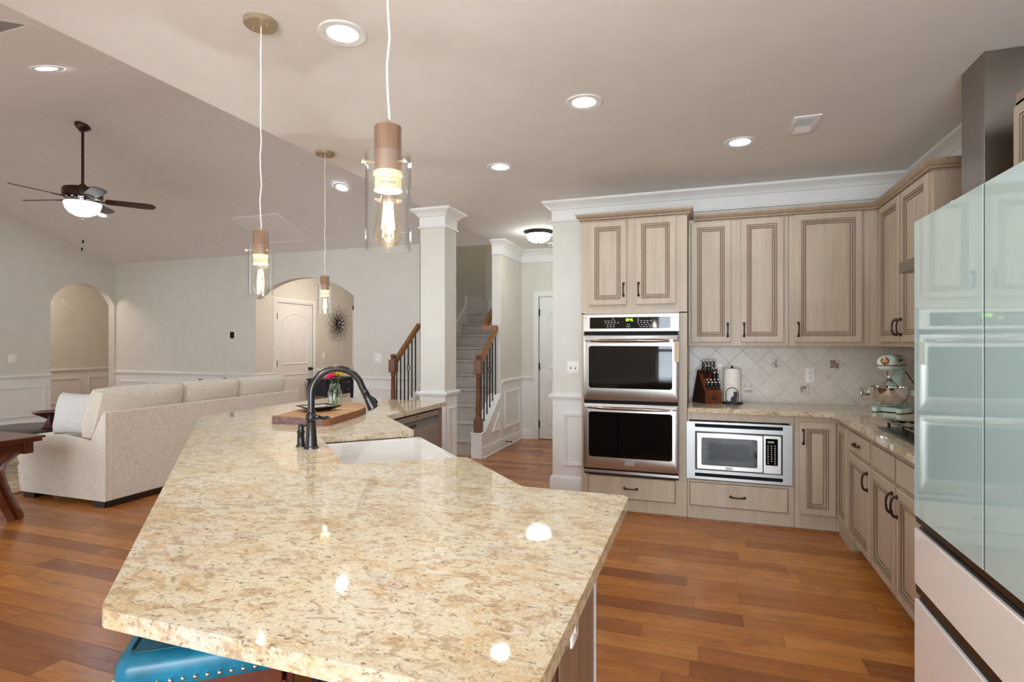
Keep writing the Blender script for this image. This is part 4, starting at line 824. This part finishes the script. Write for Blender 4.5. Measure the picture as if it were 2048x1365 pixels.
# stand mixer: front faces local -y
mo = Ve((1.33, 4.80, CT)); t = thing('stand_mixer', 'mint green stand mixer with a steel bowl in the counter corner', 'stand mixer', mo)
ORG[t.name] = Ve((0, 0, 0))
base = [(-.115, -.10), (-.125, .0), (-.12, .12), (-.09, .165), (.09, .165), (.12, .12), (.125, .0), (.115, -.10), (.085, -.155), (.06, -.16), (.05, -.10), (-.05, -.10), (-.06, -.16), (-.085, -.155)]
B().prism(base, (0, 0, .006), X_, Y_, Z_, .03).build('base', MIXC, t, bev=.011, seg=4); q = B(); [q.cyl((x, y, 0), (x, y, .008), .016, n=12) for x in (-.085, .085) for y in (-.12, .12)]; q.build('feet', BLK, t)
q = B().rings((0, 0, 0), X_, Y_, Z_, [[(x * w, .075 + y * d + o) for x, y in rrect(2, 2, .5, 0) for x, y in [(x - 1, y - 1)]] for w, d, o in ((.075, .075, 0), (.062, .058, .01), (.052, .048, .015), (.05, .05, .012), (.055, .06, .0))], [.036, .07, .15, .24, .31], [0] * 5); q.build('column', MIXC, t, bev=.004)
hs = []
for y, w, zb, zt in ((-.185, .03, .335, .375), (-.178, .05, .318, .395), (-.15, .062, .304, .412), (-.08, .068, .300, .422), (.02, .068, .298, .424), (.10, .063, .300, .418), (.135, .05, .312, .402), (.145, .03, .33, .38)):
    hs.append([(x, y, z) for x, z in [((a - 1) * w, zb + c_ * (zt - zb) / 2) for a, c_ in rrect(2, 2, .75, 0, 6)]])
q = B(); k = len(hs[0]); q.add([p for r_ in hs for p in r_], [(i * k + j, i * k + (j + 1) % k, (i + 1) * k + (j + 1) % k, (i + 1) * k + j) for i in range(len(hs) - 1) for j in range(k)] + [tuple(range(k)), tuple((len(hs) - 1) * k + j for j in range(k))]); hd = q.build('head', MIXC, t, ang=60)
q = B()
for s_ in (-1, 1): q.tube([(s_ * .069, -.10, .345), (s_ * .0695, .02, .345), (s_ * .065, .10, .345)], .006, 8, flat=1.2)
q.tube([(-.0655, -.135, .345), (-.05, -.180, .345), (0, -.188, .345), (.05, -.180, .345), (.0655, -.135, .345)], .006, 8); q.build('trim_band', plain('mixer_band', (150, 132, 116), .25, .8), hd)
B().lathe([(.026, 0), (.027, .008), (.02, .013), (.001, .014)], (0, -.185, .378), 24, axis=(0, -1, .15)).build('hub_cap', plain('copper_hub', (170, 116, 92), .25, .7), hd)
B().cyl((.066, -.10, .382), (.084, -.102, .382), .009, n=14).build('speed_knob', BLK, hd)
B().cyl((0, -.085, .268), (0, -.085, .305), .024, .03, 20).build('attachment_hub', CHROME, hd)
q = B().cyl((0, -.085, .225), (0, -.085, .27), .010, n=12).lathe([(.02, .232), (.022, .24), (.014, .25)], (0, -.085, 0), 16)
for k in range(9): a = k * pi / 9; q.tube([(.012 * cos(a), -.085 + .012 * sin(a), .235)] + [(.062 * cos(a) * cos(radians(b_)), -.085 + .062 * sin(a) * cos(radians(b_)), .16 + .072 * sin(radians(b_)) * (1 if b_ > 0 else .8)) for b_ in range(60, -250, -20)] + [(-.012 * cos(a), -.085 - .012 * sin(a), .235)], .0018, 5)
q.build('whisk', CHROME, t)
B().lathe([(.05, .052), (.075, .06), (.105, .09), (.120, .13), (.122, .182), (.127, .186), (.124, .188), (.119, .184), (.117, .13), (.10, .092), (.07, .066), (.001, .062)], (0, -.085, 0), 44, caps=False).build('bowl', POLISH, t)
q = B()
for s_ in (-1, 1): q.obox((s_ * .135, -.02, .14), (.012, 0, 0), (0, .05, 0), (0, 0, .011)); q.obox((s_ * .115, .04, .14), (.03, 0, 0), (0, .014, 0), (0, 0, .014)); q.cyl((s_ * .135, -.06, .14), (s_ * .135, -.06, .17), .01, n=12)
q.build('bowl_arms', MIXC, t, bev=.003)
B().tube([(-.122, -.10, .165), (-.165, -.11, .16), (-.172, -.115, .12), (-.165, -.11, .085), (-.11, -.10, .09)], .0042, 8).build('bowl_handle', POLISH, t)
B().tube([(.05, .11, .30), (.10, .16, .20), (.13, .17, .12), (.17, .12, .11), (.185, .06, .08), (.17, .03, .02), (.12, .14, .006)], .004, 8).build('power_cord', BLK, t)
t.rotation_euler = (0, 0, -math.atan2(.49, .87))

# ------------------------------------------------------------------ island
ZC = .887; TH_ = .036
top = [(-.25, .750), (-.232, .768), (-.232, 1.855), (-.25, 1.875), (-.605, 1.875), (-1.0, 2.277), (-1.46, 1.99 + .0), (-1.972, 2.512), (-1.59, 2.868), (-2.085, 3.362), (-2.085, 4.335), (-2.10, 4.35), (-3.27, 4.35), (-3.285, 4.335), (-3.285, 2.935), (-3.27, 2.90), (-1.106, .760), (-1.096, .753), (-1.083, .750), (-1.06, .750)]
top[5:9] = [(-1.000, 2.277), (-1.430, 1.972), (-1.965, 2.507), (-1.590, 2.867)]
solo(B().prism(top, (0, 0, ZC - TH_), X_, Y_, Z_, TH_), 'granite_countertop', GRAN, 'big angled granite island top with the sink cut into it', 'countertop', (-1.6, 2.2, ZC - TH_), bev=.007, seg=3)
zb = ZC - TH_ - .002
t = thing('island_base', 'angled island base with taupe end panel and navy panelled back', 'kitchen island', (-1.6, 2.2, 0))
# carcass leaves an opening for the sink bowl and the dishwasher
cut = [(-.344, 1.84), (-.344, 1.375), (-.97, 1.375), (-1.50, 1.90), (-1.02, 2.257), (-.60, 1.84)]
B().prism([(-.60, 1.84), (-.344, 1.84), (-.344, 1.375), (-.97, 1.375), (-1.385, 1.79), (-.968, 2.207)], (0, 0, 0), X_, Y_, Z_, zb).build('carcass', TAUPE, t, bev=.002)
B().prism([(-2.12, 3.36), (-1.645, 2.885), (-2.07, 2.47), (-2.93, 3.33), (-2.93, 4.31), (-2.72, 4.31), (-2.72, 3.44), (-2.12, 3.44)], (0, 0, 0), X_, Y_, Z_, zb).box(-2.72, 4.245, 0, -2.12, 4.31, zb).build('carcass', TAUPE, t, bev=.002)
B().prism([(-.97, 1.375), (-2.93, 3.335), (-2.90, 3.335), (-.955, 1.39)], (0, 0, 0), X_, Y_, Z_, zb).prism([(-1.0, 2.235), (-1.625, 2.862), (-1.645, 2.84), (-1.02, 2.215)], (0, 0, 0), X_, Y_, Z_, .60).build('sink_front', TAUPE, t)
q = B(); D = Ve((-1, 1, 0)).normalized(); Nn = Ve((-1, -1, 0)).normalized(); O = Ve((-.97, 1.375, 0)) + Nn * .003
q.prism([(0, 0), (2.77, 0), (2.77, zb), (0, zb)], O, D, Z_, Nn, .012)
for k in range(5): q.panel(O + D * (.06 + k * .545) + Z_ * .16 + Nn * .012, D, Z_, Nn, .47, .56, [(0, 0), (0, .010), (.02, .014), (.035, .004), (.05, .002), (.10, .009)])
q.prism([(0, 0), (2.77, 0), (2.77, .11), (0, .11)], O + Nn * .012, D, Z_, Nn, .01)
q.prism([(0, 0), (.60, 0), (.60, zb), (0, zb)], (-.965, 1.372, 0), X_, Z_, -Y_, .012); q.panel((-.91, 1.36, .16), X_, Z_, -Y_, .47, .56, [(0, 0), (0, .010), (.02, .014), (.035, .004), (.05, .002), (.10, .009)])
q.build('back_panelling', NAVY, t)
B().box(-.375, 1.33, 0, -.344, 1.36, zb).build('corner_post', plain('dark_post', (74, 44, 30), .4), t); B().box(-.356, 1.842, 0, -.338, 1.856, zb).build('edge_strip', plain('pale_strip', (196, 186, 180), .4), t)
B().prism([(0, 0), (.28, 0), (.28, -.05), (.20, -.06), (.10, -.13), (.05, -.24), (0, -.25)], Ve((-1.32, 1.73, zb)) + Nn * .015, Nn, Z_, D, .06).build('corbel', NAVY, t, bev=.004)
plate('wall_outlet', 'white outlet on the end panel of the island, under the granite', 'outlet', (-.344, 1.53, .62), Y_, X_, .078, .125, 'outlet')
# sink
S0 = Ve((-1.283, 2.577, 0)); su = Ve((1, -1, 0)).normalized(); sv = Ve((-1, -1, 0)).normalized(); sw, sd = .415, .52; zr = ZC - TH_ - .002; zs = zr - .24
q = B(); O = S0 + su * (-sw) - sv * .025
def sp(u, v): return (u, v)
out = [(0, 0), (2 * sw, 0), (2 * sw, sd + .05), (0, sd + .05)]; inn = lambda i: [(i, i + .012), (2 * sw - i, i + .012), (2 * sw - i, sd + .05 - i), (i, sd + .05 - i)]
q.rings(O, su, sv, Z_, [out, out, inn(.03), inn(.035), inn(.055), inn(.11)], [zs - .02, zr, zr, zr - .02, zs + .03, zs], [0] * 6); q.add([O + su * x + sv * y + Z_ * (zs - .02) for x, y in out], [(3, 2, 1, 0)])
t = thing('farmhouse_sink', 'white apron-front sink set diagonally into the island', 'sink', S0 + Z_ * zs); q.build('basin', SINKW, t, bev=.008, seg=3, weld=True)
B().lathe([(.045, .001), (.045, .004), (.03, .003), (.001, .002)], S0 + sv * .27 + Z_ * zs, 24).build('drain', CHROME, t)
# faucet
fo = Ve((-1.792, 2.219, ZC)); t = thing('kitchen_faucet', 'tall dark gooseneck faucet behind the white sink', 'faucet', fo); fd = Ve((.74, .67, 0)).normalized()
B().lathe([(.036, 0), (.036, .004), (.030, .010), (.0285, .016), (.0255, .06), (.0215, .118), (.0225, .122), (.0225, .127), (.018, .130), (.024, .138), (.0265, .150), (.024, .162), (.018, .170), (.022, .174), (.021, .178)], fo, 28).build('body', GUN, t)
R_ = .121; zc_ = .262
pts = [fo + Z_ * .17, fo + Z_ * .22] + [fo + fd * (R_ - R_ * cos(radians(a))) + Z_ * (zc_ + R_ * sin(radians(a))) for a in range(0, 166, 11)]
e = pts[-1]; ed = (pts[-1] - pts[-2]).normalized(); ed = (ed + fd * .12).normalized(); pts += [e + ed * .03]
B().tube(pts, .0165, 16).build('gooseneck', GUN, t)
e = pts[-1]; h = B().lathe([(.0165, -.004), (.0185, .0), (.0185, .006), (.0175, .008), (.019, .035), (.026, .086), (.0275, .092), (.0275, .096), (.022, .099), (.001, .099)], e, 24, axis=ed).build('spray_head', GUN, t)
B().tube([e + fd * .021 + ed * .03, e + fd * .028 + ed * .05, e + fd * .029 + ed * .065, e + fd * .026 + ed * .075], [.004, .009, .009, .004], 10).build('spray_button', BLK, h)
hdv = Ve((.93, .37, 0)).normalized(); q = B().cyl(fo + Z_ * .150, fo + Z_ * .150 + hdv * .038, .012, n=14); q.lathe([(.001, -.009), (.02, -.008), (.03, 0), (.02, .008), (.001, .009)], fo + Z_ * .148 + hdv * .062, 24, sx=1.1, sy=.75); q.build('lever', GUN, t)
so = Ve((-1.868, 2.238, ZC)); t = thing('soap_dispenser', 'short dark soap dispenser beside the gooseneck faucet', 'soap dispenser', so)
B().lathe([(.024, 0), (.024, .005), (.0185, .012), (.0165, .062), (.019, .066), (.019, .076), (.0145, .08)], so, 24).build('body', GUN, t); B().lathe([(.0145, .08), (.015, .092), (.011, .108), (.003, .116)], so, 20).tube([so + Z_ * .098, so + Z_ * .104 + fd * .03, so + Z_ * .094 + fd * .05], [.006, .0055, .005], 10).build('pump_head', GUN, t)
# dishwasher
t = thing('dishwasher', 'stainless dishwasher built in under the far arm of the island', 'dishwasher', (-2.4, 3.84, 0))
dx = -2.118; y0, y1 = 3.455, 4.235
B().box(-2.70, y0 + .005, .10, dx - .03, y1 - .005, zb - .012).build('tub', DISHG, t); B().box(-2.70, y0 + .02, 0, dx - .08, y1 - .02, .10).build('toe_kick', BLK, t)
B().box(dx - .03, y0, .11, dx, y1, .705).build('door', DISH, t, bev=.003); B().box(dx - .03, y0, .785, dx, y1, zb - .018).build('top_panel', DISH, t, bev=.003)
hp = B().prism([(dx - .03, .705), (dx - .004, .705), (dx - .024, .785), (dx - .03, .785)], (0, y0, 0), X_, Z_, Y_, y1 - y0).build('control_recess', DISHG, t)
B().obox((dx - .0135, 3.80, .742), (.0010, 0, -.0002), (0, .075, 0), (-.003, 0, .013), 0).build('display', BLK, hp); digits('08', (dx - .011, 3.83, .733), .014, REDP, hp, 'display_digits', Y_, X_)
q = B(); [q.box(dx, 3.84 + k * .014, .812, dx + .0012, 3.849 + k * .014, .82) for k in range(4)]; q.build('nameplate', SLOT, t)

# ------------------------------------------------------------------ things on the island
bt = ZC + .045
bp = [(-2.575, 2.815), (-2.20, 2.83), (-2.165, 2.86), (-2.20, 3.05), (-2.235, 3.25), (-2.30, 3.44), (-2.38, 3.56), (-2.50, 3.66), (-2.64, 3.66), (-2.68, 3.45), (-2.66, 3.15), (-2.60, 2.95)]
q = B().prism(bp, (0, 0, ZC + .0005), X_, Y_, Z_, .045, 0, side=0); k0 = len(q.f) - len(bp)
for i in range(len(bp)): q.m[k0 + i] = 2 if i == 0 else 1
bd = solo(q, 'cutting_board', [ACACIA, BARK, PURP], 'thick live-edge wooden board lying on the island behind the faucet', 'cutting board', (-2.4, 3.2, ZC), bev=.004)
to = Ve((-2.50, 3.17, bt + .001)); t = thing('serving_tray', 'square black tray with a silver centre on the wooden board', 'tray', to); ta = radians(62); tu, tv = Ve((cos(ta), sin(ta), 0)), Ve((-sin(ta), cos(ta), 0))
sq = lambda r: [(-r, -r), (r, -r), (r, r), (-r, r)]
B().rings(to, tu, tv, Z_, [sq(.055), sq(.110), sq(.114), sq(.110), sq(.058)], [0, .026, .029, .032, .008], [0] * 5).build('rim', plain('black_lacquer', (18, 17, 17), .12), t)
B().rings(to, tu, tv, Z_, [sq(.095), sq(.058), sq(.055)], [.0255, .0095, .0095], [0] * 3).build('silver_centre', plain('hammered_silver', (200, 196, 186), .25, .9, vary=.25, sc=26), t)
jo = Ve((-2.56, 3.43, bt + .001)); t = thing('mason_jar', 'clear glass mason jar of cut flowers on the wooden board', 'jar', jo)
sc_ = 1.18; pj = lambda pr: [(a * sc_, z * sc_) for a, z in pr]
B().lathe(pj([(.036, 0), (.041, .004), (.0425, .02), (.0425, .082), (.039, .095), (.031, .104), (.0305, .110), (.034, .113), (.0305, .116), (.033, .122), (.0305, .125), (.0305, .136), (.028, .136), (.028, .106), (.036, .094), (.0395, .08), (.0395, .008), (.001, .006)]), jo, 32, caps=False).build('glass', JARG, t)
B().lathe(pj([(.001, .007), (.038, .009), (.038, .062), (.001, .062)]), jo, 28, caps=False).build('water', WATER, t)
def leaf(q, p, d, l, w, slot):
    p, d = Ve(p), Ve(d).normalized(); s_ = d.cross(Z_).normalized(); up = s_.cross(d); pts = []
    for i, (a, b_) in enumerate(((0, .1), (.3, .9), (.6, 1), (.85, .5), (1, .02))): m = p + d * l * a + up * (-.18 * l * a * a); pts += [m - s_ * w * b_ + up * .003, m, m + s_ * w * b_ + up * .003]
    q.add(pts, [(3 * i + j, 3 * i + j + 1, 3 * i + j + 4, 3 * i + j + 3) for i in range(4) for j in range(2)], slot)
def flower(tip, label, colr, r, foot):
    f = thing('cut_flower', label, 'flower', jo + foot); tip = jo + Ve(tip); a = jo + Ve(foot)
    q = B(); q.tube([a, a.lerp(tip, .5) + Ve((.006, -.004, 0)), tip], .0028, 8); q.build('stem', STEM, f); rnd = random.Random(3); q = B()
    for ly in range(5):
        n = 14 - ly * 2
        for k in range(n):
            an = 2 * pi * k / n + ly * .4; el = radians(5 + ly * 17); d = Ve((cos(an) * cos(el), sin(an) * cos(el), sin(el))); leaf(q, tip + d * .004 + Z_ * .003 * ly, d, r * (1 - .08 * ly), r * .2, 0)
    q.ball(tip + Z_ * .004, r * .35, 10, sz=.7); q.build('bloom', colr, f)
    q = B()
    for k in range(5): an = k * 1.3; m = a.lerp(tip, .78 + .035 * k); leaf(q, m, (cos(an), sin(an), .7), .05, .010, 0)
    q.build('leaves', LEAFG, f)
flower((-.022, -.02, .205), 'pink zinnia bloom standing in the mason jar', PINK, .042, Ve((.012, .008, .012)))
flower((.028, .015, .228), 'yellow zinnia bloom standing in the mason jar', YEL, .042, Ve((-.010, -.008, .012)))
# bar stool
t = thing('bar_stool', 'teal leather bar stool with nailhead trim tucked under the island', 'bar stool', (-1.232, 1.145, 0)); ORG[t.name] = Ve((0, 0, 0)); w, d = .188, .17
q = B().rings((0, 0, 0), X_, Y_, Z_, [[(x - w + o, y - d + o) for x, y in rrect(2 * (w - o), 2 * (d - o), .035)] for o in (.008, .0, .0, .006, .028, .034, .10)], [.588, .595, .640, .656, .668, .666, .676], [0] * 7); q.build('seat', TEAL, t, ang=60)
q = B().tube([(x - w + .030, y - d + .030, .668) for x, y in rrect(2 * (w - .030), 2 * (d - .030), .02)], .0035, 6, closed=True); q.tube([(.0, -d + .03, .669), (.0, 0, .6775), (.0, d - .03, .669)], .002, 6).tube([(-.16, -.005, .672), (0, -.005, .6775), (.16, -.005, .672)], .002, 6); q.build('seat_piping', plain('dark_teal_piping', (6, 72, 92), .4), t)
for k in range(14): B().ball((-.170 + k * .026, -d - .001, .606), .0062, 10).build('nailhead', CHROME, t); 
for k in range(12): B().ball((w + .001, -d + .03 + k * .026, .606), .0062, 10).build('nailhead', CHROME, t)
for k in range(12): B().ball((-w - .001, -d + .03 + k * .026, .606), .0062, 10).build('nailhead', CHROME, t)
B().box(-w + .012, -d + .012, .53, w - .012, d - .012, .59).build('apron', CHERRY, t, bev=.003)
for x in (-1, 1):
    for y in (-1, 1): B().prism([(-.02, -.02), (.02, -.02), (.02, .02), (-.02, .02)], (x * .165, y * .135, 0), X_, Y_, Ve((0, 0, 1)), .55).build('leg', CHERRY, t, bev=.002)
q = B(); [q.box(-.165, y - .01, .2, .165, y + .01, .235) for y in (-.135, .135)]; [q.box(x - .01, -.135, .26, x + .01, .135, .295) for x in (-.165, .165)]; q.build('stretcher', CHERRY, t)
t.rotation_euler = (0, 0, radians(37))

# ------------------------------------------------------------------ living room furniture
sx0, sx1, sy0, sy1 = -5.88, -4.745, 3.29, 5.63
t = thing('sofa', 'long oatmeal fabric sofa with its back to the kitchen', 'sofa', (-5.3, 4.46, 0))
B().prism([(sx1, .055), (sx1, .81), (sx1 - .03, .81), (sx1 - .075, .74), (sx1 - .20, .50), (sx1 - .20, .055)], (0, sy0 + .045, 0), X_, Z_, Y_, sy1 - sy0 - .045).build('back', SOFA, t, bev=.010, seg=3)
B().box(sx0 + .08, sy0 + .008, .055, sx1 - .19, sy1 - .008, .34).build('base', SOFA, t, bev=.02, seg=3)
q = B().prism([(sx0 + .05, .055), (sx1 - .003, .055), (sx1 - .003, .808), (sx1 - .03, .808), (sx1 - .075, .735), (sx1 - .195, .535), (sx1 - .30, .56), (sx1 - .55, .585), (sx1 - .85, .57), (sx0 + .10, .50), (sx0 + .02, .42), (sx0 + .0, .36), (sx0 + .03, .30), (sx0 + .005, .28), (sx0 + .03, .12)], (0, sy0, 0), X_, Z_, Y_, .05); q.build('side_panel', SOFA, t, bev=.008, seg=3)
for k in range(3): y0 = sy0 + .045 + k * .765; B().box(sx0, y0 + .004, .335, sx1 - .20, y0 + .758, .55).build('seat_cushion', SOFA, t, bev=.05, seg=4)
B().box(sx0 + .06, sy1 - .03, .055, sx1 - .2, sy1, .60).build('side_panel', SOFA, t, bev=.012)
for x, y in ((sx1 - .08, sy0 + .17), (sx1 - .08, sy1 - .1), (sx0 + .12, sy0 + .1), (sx0 + .12, sy1 - .1), (sx1 - .08, (sy0 + sy1) / 2)): B().box(x - .075, y - .15 if x > -5 else y - .08, 0, x + .075, y + .35 if x > -5 and y < 3.6 else y + .08, .056).build('foot', ESP, t, bev=.004)
q = B().box(sx1 - .155, sy0 + .005, 0, sx1 - .02, sy0 + .03, .056); q.build('foot', ESP, t)
cu = [(3.335, 4.18, 'near end of the sofa'), (4.195, 4.875, 'middle of the sofa'), (4.885, 5.61, 'far end of the sofa')]
for i, (a, b_, w_) in enumerate(cu):
    q = B().pillow((-5.02, (a + b_) / 2, .775), Ve((0, (b_ - a) / 2, 0)), Ve((.075, 0, .215)), Ve((-.125, 0, .03)), 16, edge=.28, pinch=1.03, seed=i); solo(q, 'back_cushion', SOFA, 'loose oatmeal back cushion at the ' + w_, 'cushion', (-5.02, (a + b_) / 2, .56), 'loose back cushions on the sofa', weld=True)
q = B().pillow((-5.31, 3.47, .755), Ve((.23, .05, 0)), Ve((0, .03, .19)), Ve((-.02, .11, 0)), 14, edge=.42, pinch=.9, seed=9); solo(q, 'throw_pillow', PILW, 'pale throw pillow leaning at the near end of the sofa', 'pillow', (-5.31, 3.47, .57), weld=True)
q = B().pillow((-5.22, 4.72, .775), Ve((.06, .13, 0)), Ve((.04, .05, .225)), Ve((-.1, .03, .02)), 12, edge=.42, pinch=.9, seed=4); solo(q, 'throw_pillow', PILLOWB, 'dark brown throw pillow peeking over the sofa cushions', 'pillow', (-5.27, 4.62, .57), weld=True)
q = B().pillow((-5.33, 3.98, .77), Ve((.08, .22, 0)), Ve((.04, 0, .21)), Ve((-.1, .03, .02)), 12, edge=.42, pinch=.9, seed=5); solo(q, 'throw_pillow', PILW, 'pale throw pillow showing just above the nearest sofa cushion', 'pillow', (-5.33, 3.98, .57), weld=True)
# end table with bowed legs
t = thing('end_table', 'reddish wooden end table with bowed crossing legs beside the sofa', 'table', (-5.45, 2.62, 0)); ex, ez = -5.06, .645
B().box(-5.85, 2.10, ez - .018, ex, 3.03, ez).box(-5.835, 2.115, ez - .045, ex - .015, 3.015, ez - .018).build('table_top', CHERRY, t, bev=.003)
B().box(-5.79, 2.17, ez - .13, -5.11, 2.94, ez - .045).build('apron', CHERRY, t)
for x in (-5.13, -5.79):
    for s_ in (-1, 1):
        y_ = 2.555; q = B(); pth = [(.285, .535), (.235, .50), (.195, .46), (.178, .42), (.180, .37), (.195, .30), (.225, .21), (.265, .11), (.300, .03), (.305, 0.)]
        for dy in (-.026, .026): q.tube([(x, y_ + s_ * (a + dy * .9), z) for a, z in pth], [.034] * 10, 4)
        q.build('leg', CHERRY, t)
    B().box(x - .035, 2.90, ez - .135, x + .035, 2.965, ez - .045).build('corner_block', CHERRY, t, bev=.003)
# coffee table, dish, rug
t = thing('coffee_table', 'low dark oval coffee table on the rug', 'table', (-7.05, 4.12, 0)); B().lathe([(.01, .40), (.52, .405), (.54, .42), (.54, .445), (.53, .45), (.01, .45)], (-7.05, 4.12, 0), 48, sy=.75).build('table_top', DARKT, t)
for a in range(4): B().cyl((-7.05 + .36 * cos(a * pi / 2 + .78), 4.12 + .27 * sin(a * pi / 2 + .78), .012), (-7.05 + .34 * cos(a * pi / 2 + .78), 4.12 + .25 * sin(a * pi / 2 + .78), .405), .022, .028, 12).build('leg', ESP, t)
solo(B().lathe([(.08, 0), (.085, .01), (.05, .07), (.03, .10), (.06, .118), (.15, .165), (.175, .185), (.165, .184), (.05, .135), (.001, .13)], (-6.83, 4.14, .4505), 36, caps=False), 'pedestal_bowl', REDG, 'shiny dark red pedestal bowl on the oval table', 'bowl', (-6.83, 4.14, .4505))
solo(B().box(-8.6, 2.6, .001, -6.02, 5.9, .012), 'rug', RUG, 'mottled gold and grey rug under the oval table', 'rug', (-7.3, 4.2, .001))
# console table in the hall
t = thing('console_table', 'navy console table with small drawers in the arched hall', 'console table', (-6.42, 8.45, 0)); B().box(HX + .04, 8.02, .735, -6.16, 8.90, .76).build('table_top', NAVYD, t, bev=.004)
B().box(HX + .05, 8.06, .46, -6.19, 8.86, .735).build('case', NAVYD, t)
for i in range(2):
    for j in range(2): d = B().panel((-6.19, 8.08 + i * .39, .475 + j * .13), Y_, Z_, X_, .37, .12, [(0, 0), (0, .012), (.008, .015), (.02, .012)]).build('drawer', NAVYD, t); B().ball((-6.163, 8.265 + i * .39, .535 + j * .13), .014, 12).build('knob', CHROME, d)
for x in (HX + .08, -6.215):
    for y in (8.085, 8.835): B().cyl((x, y, 0), (x, y, .46), .018, .028, 10).build('leg', NAVYD, t)
po = Ve((-6.45, 8.62, .761)); t = thing('flower_pot', 'small dark pot of yellow flowers on the console table', 'potted flowers', po); B().lathe([(.035, 0), (.05, .09), (.053, .10), (.045, .10)], po, 20).build('pot', IRON, t)
q = B(); rnd = random.Random(8)
for k in range(36): a, r_, z = rnd.uniform(0, 6.28), rnd.uniform(.01, .075), rnd.uniform(.11, .19); q.ball(po + Ve((r_ * cos(a), r_ * sin(a), z)), rnd.uniform(.010, .018), 7, slot=k % 3)
for k in range(14): a = rnd.uniform(0, 6.28); leaf(q, po + Z_ * .09, (cos(a), sin(a), 1.2), .10, .014, 2)
q.build('blossom', [YEL, plain('ochre_petal', (170, 120, 50), .6), LEAFG], t)
